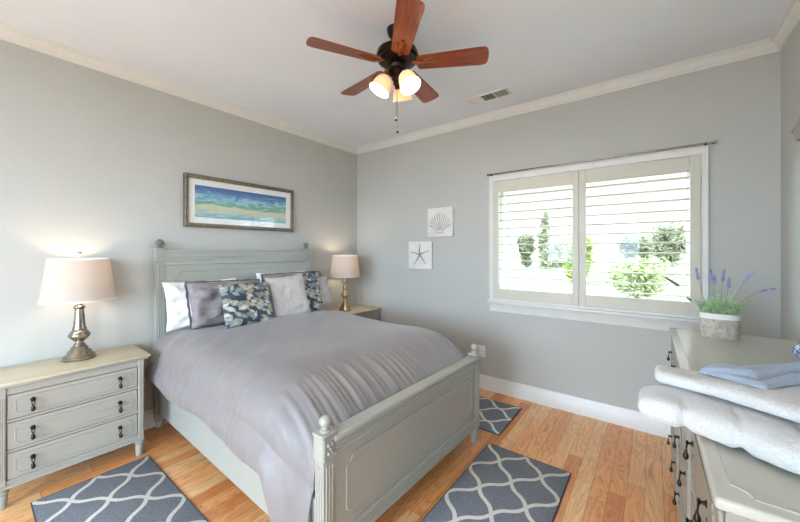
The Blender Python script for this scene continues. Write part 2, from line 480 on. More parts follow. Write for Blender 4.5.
box(b, RX0, RX1, YB - 0.12, YB, 0, RZ0); box(b, RX0, RX1, YB - 0.12, YB, RZ1, H)
struct('wall_front', b, 'wall')
b = BM()
for x in (RX0, (RX0 + RX1) / 2 - 0.03, RX1 - 0.06): box(b, x, x + 0.06, YB - 0.1, YB - 0.02, RZ0, RZ1)
box(b, RX0, RX1, YB - 0.1, YB - 0.02, RZ0, RZ0 + 0.06); box(b, RX0, RX1, YB - 0.1, YB - 0.02, RZ1 - 0.06, RZ1)
struct('added_rear_window', b, 'trim')  # unseen opening added behind the camera to bring in more daylight

# crown moulding and baseboards from profiles
crown = [(0.0, 0.0), (0.010, 0.0), (0.012, 0.010), (0.016, 0.012), (0.017, 0.020), (0.024, 0.026), (0.030, 0.040), (0.037, 0.048), (0.039, 0.056), (0.047, 0.058), (0.048, 0.064), (0.054, 0.066), (0.054, 0.076), (0.0, 0.076)]
basep = [(0.0, 0.0), (0.016, 0.0), (0.016, 0.096), (0.012, 0.104), (0.012, 0.114), (0.008, 0.124), (0.005, 0.136), (0.0, 0.137)]
def run(name, prof, z0, side):
    b_ = BM(); n_ = len(prof); rings = []
    for end in (0, 1):
        ring = []
        for o_, z_ in prof:
            if side == 'left': p_ = (o_, (YB + o_) if end == 0 else -o_, z0 + z_)
            elif side == 'right': p_ = (W - o_, (YB + o_) if end == 0 else -o_, z0 + z_)
            elif side == 'back': p_ = (o_ if end == 0 else W - o_, -o_, z0 + z_)
            else: p_ = (o_ if end == 0 else W - o_, YB + o_, z0 + z_)
            ring.append(b_.verts.new(p_))
        rings.append(ring)
    for i in range(n_):
        j = (i + 1) % n_
        b_.faces.new((rings[0][i], rings[0][j], rings[1][j], rings[1][i]))
    b_.faces.new(rings[0]); b_.faces.new(list(reversed(rings[1])))
    struct(name, b_, 'trim')
for i, s in enumerate(('left', 'back', 'right', 'front')):
    run('trim_%d' % (i + 1), crown, H - 0.076, s)
    if s != 'front': run('baseboard_' + s, basep, 0.0, s)

# ------------------------------------------------------------------ window 1: casing, sill, pane, shutters
b = BM()
F = 0.055
box(b, WX0 - F, WX1 + F, -0.018, 0, WZ1, WZ1 + F, 0.003)
box(b, WX0 - F, WX0, -0.018, 0, WZ0 - 0.02, WZ1, 0.003); box(b, WX1, WX1 + F, -0.018, 0, WZ0 - 0.02, WZ1, 0.003)
for (x0, x1, z0, z1) in ((WX0 - F, WX1 + F, WZ1 + F - 0.012, WZ1 + F + 0.002), (WX0 - F - 0.002, WX0 - F + 0.012, WZ0 - 0.02, WZ1 + F), (WX1 + F - 0.012, WX1 + F + 0.002, WZ0 - 0.02, WZ1 + F)):
    box(b, x0, x1, -0.026, 0, z0, z1, 0.003)
# jamb lining
box(b, WX0, WX0 + 0.015, 0, 0.12, WZ0, WZ1); box(b, WX1 - 0.015, WX1, 0, 0.12, WZ0, WZ1)
box(b, WX0, WX1, 0, 0.12, WZ1 - 0.015, WZ1); box(b, WX0, WX1, 0, 0.12, WZ0, WZ0 + 0.012)
win = struct('window_1', b, 'trim')
b = BM()
box(b, WX0 - F - 0.012, WX1 + F + 0.012, -0.052, 0.0, 0.868, 0.892, 0.006, 2)
box(b, WX0 - F, WX1 + F, -0.02, 0, 0.892, WZ0 - 0.02, 0.003)
prism(b, [(0, 0.785), (-0.012, 0.785), (-0.014, 0.80), (-0.022, 0.84), (-0.034, 0.868), (0, 0.868)], WX0 - F + 0.0, WX1 + F, 'YZ')
struct('window_sill', b, 'trim', win)
b = BM()
for x in (WX0 + 0.015, 2.60, WX1 - 0.055): box(b, x, x + 0.04, 0.075, 0.105, WZ0 + 0.012, WZ1 - 0.015)
box(b, WX0 + 0.015, WX1 - 0.015, 0.075, 0.105, WZ0 + 0.012, WZ0 + 0.045); box(b, WX0 + 0.015, WX1 - 0.015, 0.075, 0.105, WZ1 - 0.05, WZ1 - 0.015)
struct('window_frame', b, 'white', win)
struct('window_pane', box(BM(), WX0 + 0.03, WX1 - 0.03, 0.088, 0.092, WZ0 + 0.03, WZ1 - 0.03), 'glass', win)

def shutter(x0, x1, ox0, ox1, lab):
    z0, z1 = 0.912, 2.04; oz0, oz1 = 1.008, 1.932
    t = thing('plantation_shutter', lab, 'shutter', ((x0 + x1) / 2, -0.004, z0), 0, 'plantation shutters over the window')
    cx = (x0 + x1) / 2; X = lambda v: v - cx; Z = lambda v: v - z0
    b = BM()
    y0, y1 = -0.030, -0.002
    box(b, X(x0), X(ox0), y0, y1, Z(z0), Z(z1), 0.003); box(b, X(ox1), X(x1), y0, y1, Z(z0), Z(z1), 0.003)
    box(b, X(ox0), X(ox1), y0, y1, Z(z0), Z(oz0), 0.003); box(b, X(ox0), X(ox1), y0, y1, Z(oz1), Z(z1), 0.003)
    obj('shutter_frame', b, 'shutter', t)
    n = 12; pitch = (oz1 - oz0) / n
    first = None
    for i in range(n):
        zc = oz0 + pitch * (i + 0.5)
        if first is None:
            b = BM()
            L = (ox1 - ox0) / 2 - 0.003
            prof = [(0.033 * math.cos(a), 0.0048 * math.sin(a)) for a in [2 * PI * q / 12 for q in range(12)]]
            prism(b, prof, -L, L, 'YZ')
            first = obj('louver', b, 'shutter', t)
            lo_ = first
        else:
            lo_ = first.copy(); COL.objects.link(lo_); lo_.parent = t
        lo_.location = (X((ox0 + ox1) / 2), -0.006 + 0.0, Z(zc)); lo_.rotation_euler = (math.radians(-4), 0, 0)
    hx = x0 + 0.002 if x0 < 2.2 else x1 - 0.002
    for zz in (0.18, 0.94): obj('hinge', box(BM(), X(hx) - 0.005, X(hx) + 0.005, y0 - 0.003, y0 + 0.002, zz, zz + 0.05, 0.002), 'shutter', t)
    return t
shutter(1.868, 2.612, 1.925, 2.565, 'left cream plantation shutter panel, nearer the shell wall tiles')
shutter(2.616, 3.372, 2.664, 3.314, 'right cream plantation shutter panel, behind the lavender pot')

# thin rod above window
t = thing('curtain_rod', 'thin dull metal curtain rod just above the window casing', 'curtain rod', (2.62, -0.03, 2.115))
b = BM(); tube(b, [(-0.80, 0, 0), (0.82, 0, 0)], 0.0055, 10); obj('rod', b, 'bronze' if False else 'nickel', t)
for x in (-0.80, 0.82):
    b = BM(); lathe(b, ballprof(0.012, -0.012)); obj('finial', b, 'nickel', t, loc=(x, 0, 0))
for x in (-0.77, 0.775):
    b = BM(); box(b, x - 0.006, x + 0.006, -0.006, 0.03, -0.014, 0.004, 0.002); obj('bracket', b, 'black', t)

# ------------------------------------------------------------------ painting, tiles, outlet, vent
t = thing('framed_picture', 'wide framed seascape print above the bed headboard', 'picture', (0.0, -1.512, 1.575))
w_, h_ = 1.055 / 2, 0.447
b = BM(); fw = 0.034
for (y0, y1, z0, z1) in ((-w_, w_, 0, fw), (-w_, w_, h_ - fw, h_), (-w_, -w_ + fw, fw, h_ - fw), (w_ - fw, w_, fw, h_ - fw)):
    box(b, 0.001, 0.03, y0, y1, z0, z1, 0.005, 2)
for (y0, y1, z0, z1) in ((-w_ + .004, w_ - .004, 0.006, 0.014), (-w_ + .004, w_ - .004, h_ - .014, h_ - .006), (-w_ + .006, -w_ + .014, 0.01, h_ - .01), (w_ - .014, w_ - .006, 0.01, h_ - .01)):
    box(b, 0.028, 0.034, y0, y1, z0, z1, 0.002)
obj('frame', b, 'picframe', t)
b = BM()
m1 = 0.052
for (y0, y1, z0, z1) in ((-w_ + fw, w_ - fw, fw, fw + m1), (-w_ + fw, w_ - fw, h_ - fw - m1, h_ - fw), (-w_ + fw, -w_ + fw + m1, fw + m1, h_ - fw - m1), (w_ - fw - m1, w_ - fw, fw + m1, h_ - fw - m1)):
    box(b, 0.008, 0.012, y0, y1, z0, z1)
obj('mat_border', b, 'matboard', t)
b = BM(); box(b, 0.004, 0.008, -w_ + fw + m1, w_ - fw - m1, 0, 0.28)
obj('print', b, 'print', t, loc=(0, 0, fw + m1 - 0.003))
obj('glass', box(BM(), 0.016, 0.018, -w_ + fw - .004, w_ - fw + .004, fw - .004, h_ - fw + .004), 'picglass', t)

def walltile(x0, z0, lab, kind):
    s = 0.313
    t = thing('wall_tile', lab, 'wall art', (x0 + s / 2, 0, z0))
    b = BM(); box(b, -s / 2, s / 2, -0.032, -0.001, 0, s, 0.004, 2)
    obj('panel', b, 'canvas', t)
    b = BM(); y = -0.033
    if kind == 'shell':
        c = (0.0, 0.055)
        n = 11
        for i in range(n):
            a = math.radians(28 + 124 * i / (n - 1))
            R = 0.178 - 0.03 * abs(i - 5) / 5
            pts = []
            for q in range(7):
                r = 0.02 + (R - 0.02) * q / 6
                pts.append((c[0] + math.cos(a) * r * 0.92, y, c[1] + math.sin(a) * r * 1.05))
            tube(b, pts, [0.0015 + 0.0045 * q / 6 for q in range(7)], 6, 0.6)
        rim = []
        for i in range(25):
            a = math.radians(24 + 132 * i / 24); R = 0.190 + 0.006 * math.cos(i * PI) - 0.03 * abs(i - 12) / 12
            rim.append((c[0] + math.cos(a) * R * 0.92, y, c[1] + math.sin(a) * R * 1.05))
        tube(b, rim[::1], 0.002, 6, 0.6)
        tube(b, [(-0.05, y, 0.045), (-0.02, y, 0.04), (0, y, 0.036), (0.02, y, 0.04), (0.05, y, 0.045)], 0.004, 6, 0.6)
        tube(b, [rim[0], (0.07, y, 0.085), (0.02, y, 0.045)], 0.003, 6, 0.6)
        tube(b, [rim[-1], (-0.07, y, 0.085), (-0.02, y, 0.045)], 0.003, 6, 0.6)
        obj('shell_relief', b, 'relief', t)
    else:
        for i in range(5):
            a = math.radians(90 + 72 * i) + (0.06 if i else 0)
            pts = [(math.cos(a + 0.05 * math.sin(q)) * 0.135 * q / 6, y, 0.165 + math.sin(a) * 0.135 * q / 6) for q in range(7)]
            tube(b, pts, [0.017, 0.015, 0.012, 0.010, 0.008, 0.006, 0.004], 8, 0.45)
        obj('starfish_relief', b, 'relief', t)
    return t
walltile(1.12, 1.525, 'square white tile with fan shell relief, upper of two', 'shell')
walltile(0.86, 1.165, 'square white tile with starfish relief, lower of two', 'star')

t = thing('wall_outlet', 'white electrical outlet plate low on wall beside footboard', 'outlet', (1.745, 0, 0.37))
b = BM(); box(b, -0.036, 0.036, -0.006, 0, -0.058, 0.058, 0.003, 2); obj('cover_plate', b, 'white', t)
for z in (-0.022, 0.022):
    b = BM(); lathe(b, [(0.016, 0), (0.016, 0.0025), (0, 0.0025)], seg=20, mtx=Matrix.Rotation(PI / 2, 4, 'X')); obj('socket', b, 'matboard', t, loc=(0, -0.006, z))

t = thing('ceiling_vent', 'white ceiling air vent with three louvered sections near window', 'vent', (1.97, -0.378, H))
b = BM(); box(b, -0.18, 0.18, -0.07, 0.07, -0.006, 0, 0.002)
for x in (-0.175, -0.062, 0.050, 0.163): box(b, x - 0.0, x + 0.012, -0.058, 0.058, -0.010, -0.006)
box(b, -0.175, 0.175, -0.062, -0.054, -0.010, -0.006); box(b, -0.175, 0.175, 0.054, 0.062, -0.010, -0.006)
obj('grille_frame', b, 'white', t)
b = BM()
for x0 in (-0.05, 0.062): box(b, x0, x0 + 0.1, -0.054, 0.054, -0.0075, -0.006)
obj('opening', b, 'black', t)
for j, x0 in enumerate((-0.163, -0.05, 0.062)):
    b = BM()
    for i in range(10):
        if j == 0:
            box(b, x0 + 0.002, x0 + 0.099, -0.052 + i * 0.0108, -0.045 + i * 0.0108, -0.0095, -0.007)
        else:
            box(b, x0 + 0.005 + i * 0.0095, x0 + 0.0062 + i * 0.0095 + (0.0022 if j == 2 else 0), -0.054, 0.054, -0.0095, -0.007)
    obj('vane', b, 'white', t)

# ------------------------------------------------------------------ case furniture
def notched(y0, y1, z0, z1, r):
    """outline of an applied panel with scooped-out corners"""
    pts = []
    for (cy, cz, a0) in ((y0, z0, 90), (y1, z0, 180), (y1, z1, 270), (y0, z1, 0)):
        pass
    def arc(cy, cz, a0, a1):
        return [(cy + r * math.cos(math.radians(a0 + (a1 - a0) * i / 5)), cz + r * math.sin(math.radians(a0 + (a1 - a0) * i / 5))) for i in range(6)]
    pts += arc(y0, z0, 90, 0); pts += arc(y1, z0, 180, 90); pts += arc(y1, z1, 270, 180); pts += arc(y0, z1, 360, 270)
    return pts
def outline_bead(bm, poly, x, r=0.0022):
    pts = [(x, a, c) for a, c in poly]
    n = len(pts)
    for i in range(n):
        p, q = Vector(pts[i]), Vector(pts[(i + 1) % n])
        if (q - p).length < 1e-5: continue
        tube(bm, [p, q], r, 6)
def pull():
    b = BM()
    rx = Matrix.Rotation(PI / 2, 4, 'Y')
    lathe(b, [(0.0, 0), (0.011, 0), (0.011, 0.002), (0.006, 0.004), (0.004, 0.012), (0.008, 0.015), (0.009, 0.020), (0.0, 0.023)], seg=14, mtx=rx)
    tube(b, [(0.018, -0.006, 0.0), (0.020, -0.005, -0.018), (0.021, 0, -0.030)], 0.0022, 6)
    tube(b, [(0.018, 0.006, 0.0), (0.020, 0.005, -0.018), (0.021, 0, -0.030)], 0.0022, 6)
    lathe(b, [(0, -0.062), (0.006, -0.060), (0.0095, -0.052), (0.009, -0.045), (0.005, -0.036), (0.0035, -0.028), (0, -0.026)], (0.021, 0, 0), 12)
    lathe(b, [(0.0, 0), (0.007, 0), (0.007, 0.0015), (0.0, 0.002)], (0, 0, -0.045), 12, mtx=rx)
    me = bpy.data.meshes.new('handle'); bmesh.ops.recalc_face_normals(b, faces=b.faces[:]); b.to_mesh(me); b.free()
    me.materials.append(M['bronze']); me.polygons.foreach_set('use_smooth', [True] * len(me.polygons)); me.set_sharp_from_angle(angle=0.8)
    return me
PULL = pull()

def turned_leg(h, r=0.024):
    return [(r * 0.62, 0), (r * 0.80, h * 0.04), (r * 0.86, h * 0.30), (r * 0.96, h * 0.60), (r * 0.8, h * 0.66), (r * 1.1, h * 0.72), (r * 1.12, h * 0.80), (r * 0.85, h * 0.86), (r * 1.05, h * 0.93), (r * 1.05, h)]

def nightstand(lab, loc):
    """local: x 0 (wall) .. front, y centred, z up"""
    t = thing('nightstand', lab, 'nightstand', loc, 0, 'matching nightstands either side of the bed')
    D, hw = 0.365, 0.315
    b = BM()
    box(b, 0, D - 0.014, -hw, hw, 0.115, 0.644, 0.002)
    for (z0, z1) in ((0.604, 0.643), (0.456, 0.470), (0.294, 0.308), (0.110, 0.151)): box(b, D - 0.02, D + 0.006, -hw + 0.01, hw - 0.01, z0, z1, 0.003)
    box(b, D - 0.002, D + 0.014, -hw - .003, hw + .003, 0.108, 0.122, 0.003)
    box(b, D - 0.002, D + 0.010, -hw + .03, hw - .03, 0.134, 0.142, 0.003)
    for sy in (-1, 1):
        yc = sy * (hw - 0.016)
        box(b, D - 0.02, D + 0.0125, yc - 0.016, yc + 0.016, 0.124, 0.643, 0.003)
        for q in (-0.008, 0.0, 0.008): tube(b, [(D + 0.0125, yc + q, 0.16), (D + 0.0125, yc + q, 0.59)], 0.0030, 6)
    obj('body', b, 'grey', t)
    b = BM()
    box(b, -0.0, D + 0.03, -hw - 0.035, hw + 0.035, 0.658, 0.675, 0.006, 2)
    obj('top', b, 'topbeige', t)
    b = BM(); box(b, 0, D + 0.02, -hw - 0.022, hw + 0.022, 0.644, 0.658, 0.005, 2); obj('top_moulding', b, 'grey', t)
    for (z0, z1) in ((0.154, 0.291), (0.311, 0.453), (0.473, 0.601)):
        b = BM(); y0, y1 = -hw + 0.036, hw - 0.036
        box(b, D - 0.01, D + 0.007, y0, y1, z0, z1, 0.002)
        prism(b, notched(y0 + 0.028, y1 - 0.028, z0 + 0.022, z1 - 0.022, 0.014), D + 0.006, D + 0.0095, 'YZ')
        outline_bead(b, notched(y0 + 0.028, y1 - 0.028, z0 + 0.022, z1 - 0.022, 0.014), D + 0.0085, 0.0032)
        d = obj('drawer', b, 'grey', t)
        for y in (-0.188, 0.188):
            hd = bpy.data.objects.new('handle', PULL); COL.objects.link(hd); hd.parent = d; hd.location = (D + 0.010, y, (z0 + z1) / 2 + 0.018)
    for x in (0.035, D - 0.02):
        for y in (-hw + 0.018, hw - 0.018):
            b = BM(); lathe(b, turned_leg(0.115)); obj('leg', b, 'greyz', t, loc=(x, y, 0))
    return t
nightstand('grey nightstand at left, holding the nickel lamp', (0.018, -2.725, 0))
nightstand('grey nightstand in the far corner, mostly hidden behind the bed', (0.052, -0.365, 0))

# long dresser along the right wall; local: front faces -x at x=0, back at x=+depth, y from 0 (far) to -L
def dresser():
    L, Dp, Ht = 1.795, 0.530, 0.90
    t = thing('dresser', 'long pale grey dresser along the right wall under the towels', 'dresser', (3.187, -0.470, 0), math.radians(0.62))
    b = BM()
    ov = 0.016
    box(b, ov + 0.012, Dp, -L + ov, -ov, 0.10, Ht - 0.028, 0.002)
    for (z0, z1) in ((0.10, 0.137), (0.383, 0.394), (0.631, 0.642), (0.859, Ht - 0.028)): box(b, ov - 0.003, ov + 0.02, -L + ov, -ov, z0, z1, 0.002)
    box(b, ov - 0.006, Dp, -L + ov - 0.004, -ov + .004, 0.09, 0.125, 0.003)
    # near end: grooved boards between stiles
    ye = -L + ov
    box(b, ov, Dp, ye - 0.008, ye, Ht - 0.075, Ht - 0.028, 0.002)
    box(b, ov, ov + 0.035, ye - 0.008, ye, 0.1, Ht - 0.075, 0.002); box(b, Dp - 0.035, Dp, ye - 0.008, ye, 0.1, Ht - 0.075, 0.002)
    nb = 6; bw = (Dp - ov - 0.07) / nb
    for i in range(nb): box(b, ov + 0.035 + i * bw + 0.002, ov + 0.035 + (i + 1) * bw - 0.002, ye - 0.005, ye, 0.1, Ht - 0.075, 0.002)
    obj('body', b, 'greyz', t)
    b = BM()
    box(b, 0, Dp + 0.004, -L, 0, Ht - 0.028, Ht - 0.003, 0.008, 3)
    # raised field with scooped corners, leaving a groove round the border
    poly = notched(0.030, Dp - 0.02, -L + 0.030, -0.030, 0.030)
    prism(b, poly, Ht - 0.004, Ht, 'XY')
    bx = [(a, c) for a, c in poly]
    obj('top', b, 'dresstop', t)
    b = BM(); poly = [(a, c) for a, c in notched(0.026, Dp - 0.016, -L + 0.026, -0.026, 0.030)]
    n = len(poly)
    box(b, 0.006, 0.014, -L + 0.004, -0.004, Ht - 0.040, Ht - 0.028, 0.003)
    obj('top_moulding', b, 'greyz', t)
    cw = (L - 2 * ov - 0.04) / 3
    for c_ in range(3):
        ya = -ov - 0.02 - c_ * cw; yb = ya - cw
        if c_ < 3:
            b = BM(); yy = ya if c_ == 0 else ya
            box(b, ov - 0.008, ov, yy - 0.014, yy + 0.014, 0.125, Ht - 0.03, 0.002)
            for q in (-0.007, 0, 0.007): tube(b, [(ov - 0.008, yy + q, 0.15), (ov - 0.008, yy + q, Ht - 0.06)], 0.0022, 6)
            obj('pilaster', b, 'greyz', t)
        for (z0, z1) in ((0.14, 0.380), (0.397, 0.628), (0.645, 0.856)):
            b = BM()
            box(b, ov - 0.006, ov + 0.004, yb + 0.018, ya - 0.018, z0, z1, 0.002)
            prism(b, notched(yb + 0.05, ya - 0.05, z0 + 0.03, z1 - 0.03, 0.016), ov - 0.009, ov - 0.005, 'YZ')
            d = obj('drawer', b, 'greyz', t)
            for s in (-0.15, 0.15):
                hd = bpy.data.objects.new('handle', PULL); COL.objects.link(hd); hd.parent = d
                hd.location = (ov - 0.009, (ya + yb) / 2 + s, (z0 + z1) / 2 + 0.03); hd.rotation_euler = (0, 0, PI); hd.scale = (0.8, 0.85, 0.85)
    b = BM(); yy = -L + ov + 0.014
    box(b, ov - 0.008, ov, yy - 0.014, yy + 0.014, 0.125, Ht - 0.03, 0.002); obj('pilaster', b, 'greyz', t)
    for x in (ov + 0.03, Dp - 0.04):
        for y in (-ov - 0.03, -L + ov + 0.03):
            b = BM(); lathe(b, turned_leg(0.10, 0.028)); obj('leg', b, 'greyz', t, loc=(x, y, 0))
dresser()

# mirror on right wall above dresser
t = thing('wall_mirror', 'grey framed mirror with stepped crest on right wall, cut off', 'mirror', (W, -1.03, 0.95))
b = BM(); hw = 0.55
for (y0, y1, z0, z1) in ((-hw, hw, 0, 0.07), (-hw, hw, 0.93, 1.0), (-hw, -hw + 0.07, 0.07, 0.93), (hw - 0.07, hw, 0.07, 0.93)):
    box(b, -0.03, -0.002, y0, y1, z0, z1, 0.004, 2)
for s in (-1, 1):
    for q in (0.02, 0.035, 0.05): tube(b, [(-0.03, s * (hw - q), 0.09), (-0.03, s * (hw - q), 0.9)], 0.004, 6)
obj('frame', b, 'greyz', t)
b = BM()
prism(b, [(-hw - 0.04, 1.055), (-hw - 0.03, 1.03), (-hw, 1.0), (hw, 1.0), (hw + 0.03, 1.03), (hw + 0.04, 1.055), (0.3, 1.13), (0, 1.16), (-0.3, 1.13)], -0.045, -0.002, 'YZ')
tube(b, [(-0.045, -hw - 0.04, 1.058), (-0.045, -0.3, 1.133), (-0.045, 0, 1.163), (-0.045, 0.3, 1.133), (-0.045, hw + 0.04, 1.058)], 0.008, 8)
for q in range(8): lathe(b, ballprof(0.012, 0), (-0.035, hw - 0.03 - q * 0.0, 0.99 + 0.0 * q), 10)
obj('crest', b, 'greyz', t)
obj('mirror_glass', box(BM(), -0.012, -0.006, -hw + 0.06, hw - 0.06, 0.06, 0.94), 'mirror', t)

# small ceramic jar cut by the frame
t = thing('ceramic_jar', 'small blue and white ceramic jar on dresser at right edge', 'jar', (3.638, -0.891, 0.90))
b = BM(); lathe(b, [(0, 0), (0.022, 0), (0.032, 0.012), (0.035, 0.028), (0.028, 0.042), (0.02, 0.046)], seg=24); obj('jar_body', b, 'bluewhite', t)
b = BM(); lathe(b, [(0.024, 0.046), (0.02, 0.054), (0.006, 0.058), (0.006, 0.062), (0, 0.066)], seg=24); obj('lid', b, 'bluewhite', t)

# ------------------------------------------------------------------ bed
BX, BY, BR = 0.03, -1.54, math.radians(-1.4)
bed = thing('bed', 'grey painted wooden panel bed with ball finials, centre of room', 'bed', (BX, BY, 0), BR)
def bead_rect(bm, poly, x, r): outline_bead(bm, poly, x, r)
# headboard (local x 0..0.07)
HW = 0.70
b = BM()
box(b, 0.018, 0.058, -HW + 0.03, HW - 0.03, 0.35, 1.27, 0.002)
pan = notched(-HW + 0.115, HW - 0.115, 0.62, 1.205, 0.05)
prism(b, pan, 0.057, 0.064, 'YZ'); outline_bead(b, pan, 0.063, 0.004)
obj('headboard_panel', b, 'bed', bed)
b = BM()
box(b, 0.008, 0.068, -HW + 0.03, HW - 0.03, 1.272, 1.372, 0.003)
box(b, 0.004, 0.078, -HW + 0.035, HW - 0.035, 1.362, 1.380, 0.004, 2)
box(b, 0.004, 0.075, -HW + 0.035, HW - 0.035, 1.258, 1.274, 0.004, 2)
for q in (1.295, 1.31, 1.325): tube(b, [(0.068, -HW + 0.04, q), (0.068, HW - 0.04, q)], 0.004, 6)
obj('headboard_rail', b, 'bed', bed)
def post(x0, x1, y, top, capz, leg=0.1, ball=0.028):
    b = BM(); hw_ = 0.034 if capz > 1 else 0.032
    xc = (x0 + x1) / 2
    sq = capz - 0.012
    box(b, x0, x1, y - hw_, y + hw_, leg, sq - 0.098, 0.003)
    box(b, x0 - 0.004, x1 + 0.004, y - hw_ - 0.004, y + hw_ + 0.004, sq - 0.096, sq, 0.003)
    box(b, x0 - 0.008, x1 + 0.008, y - hw_ - 0.008, y + hw_ + 0.008, sq, sq + 0.012, 0.004, 2)
    sy = -1 if y < 0 else 1
    # flutes
    for q in (-0.015, 0.0, 0.015):
        tube(b, [(x1, y + q, leg + 0.05), (x1, y + q, sq - 0.115)], 0.0042, 6)
        tube(b, [(xc + q, y - hw_, leg + 0.05), (xc + q, y - hw_, sq - 0.115)], 0.0042, 6)
        tube(b, [(xc + q, y + hw_, leg + 0.05), (xc + q, y + hw_, sq - 0.115)], 0.0042, 6)
    obj('post', b, 'bedz', bed)
    # rosette
    b = BM(); zc = sq - 0.048
    ry = Matrix.Rotation(PI / 2, 4, 'Y')
    for k_ in range(4):
        a = PI / 4 + k_ * PI / 2
        lathe(b, ballprof(0.0085, -0.0085, n=6), (x1 + 0.005, y + 0.013 * math.cos(a), zc + 0.022 * math.sin(a)), 10)
    lathe(b, ballprof(0.008, -0.008, n=6), (x1 + 0.006, y, zc), 10)
    outline_bead(b, [(y - hw_ + .003, sq - 0.09), (y + hw_ - .003, sq - 0.09), (y + hw_ - .003, sq - 0.006), (y - hw_ + .003, sq - 0.006)], x1 + 0.005, 0.0025)
    obj('rosette', b, 'bedz', bed)
    b = BM(); lathe(b, [(0.0, 0), (ball * 0.9, 0), (ball * 0.9, 0.006), (ball * 0.55, 0.012), (ball * 0.5, 0.018)] + ballprof(ball, 0.018, ball * 0.5, 12)[1:], (xc, y, capz), 28)
    obj('finial', b, 'finial' if capz > 1 else 'bedz', bed)
    b = BM()
    lathe(b, [(0.02, 0), (0.024, leg * 0.1), (0.028, leg * 0.7), (0.034, leg * 0.82), (0.034, leg)], (xc, y, 0), 20)
    obj('leg', b, 'bedz', bed)
for y in (-HW + 0.025, HW - 0.025): post(0.0, 0.062, y, 1.38, 1.392, 0.06, 0.028)
# footboard
FX0, FX1 = 2.018, 2.072
FH = 0.665
b = BM()
box(b, FX0 + 0.012, FX1 - 0.010, -FH + 0.02, FH - 0.02, 0.125, 0.60, 0.002)
pan = notched(-FH + 0.095, FH - 0.095, 0.245, 0.500, 0.034)
prism(b, pan, FX1 - 0.011, FX1 - 0.005, 'YZ'); outline_bead(b, pan, FX1 - 0.006, 0.0045)
obj('footboard_panel', b, 'bed', bed)
b = BM()
box(b, FX0 - 0.006, FX1 + 0.010, -FH + 0.02, FH - 0.02, 0.596, 0.626, 0.009, 3)
box(b, FX0 + 0.002, FX1 + 0.002, -FH + 0.02, FH - 0.02, 0.548, 0.596, 0.003)
for q in (0.556, 0.570, 0.584): tube(b, [(FX1 + 0.002, -FH + 0.02, q), (FX1 + 0.002, FH - 0.02, q)], 0.0045, 6)
obj('footboard_top_rail', b, 'bed', bed)
b = BM()
box(b, FX0 + 0.002, FX1 + 0.002, -FH + 0.02, FH - 0.02, 0.125, 0.205, 0.003)
for q in (0.142, 0.158, 0.174, 0.19): tube(b, [(FX1 + 0.002, -FH + 0.02, q), (FX1 + 0.002, FH - 0.02, q)], 0.004, 6)
obj('footboard_bottom_rail', b, 'bed', bed)
for y in (-FH, FH): post(FX0 - 0.002, FX1 - 0.002, y, 0.65, 0.642, 0.115, 0.0245)
for s in (-1, 1):
    b = BM(); ya = s * 0.665; yb = s * 0.695
    box(b, 0.06, FX0, min(ya, yb), max(ya, yb), 0.125, 0.37, 0.003)
    obj('side_rail', b, 'bedx', bed)
b = BM()
for i in range(9): box(b, 0.2 + i * 0.2, 0.28 + i * 0.2, -0.664, 0.664, 0.20, 0.222)
obj('bed_slats', b, 'bedx', bed)

b = BM(); box(b, 0.11, 1.80, -0.655, 0.655, 0.225, 0.66, 0.05, 4)
mt = obj('mattress', b, 'mattress', None, loc=(BX, BY, 0)); mt.rotation_euler = (0, 0, BR)
tag(mt, 'pale mattress on the bed, hidden under the grey duvet', 'mattress')

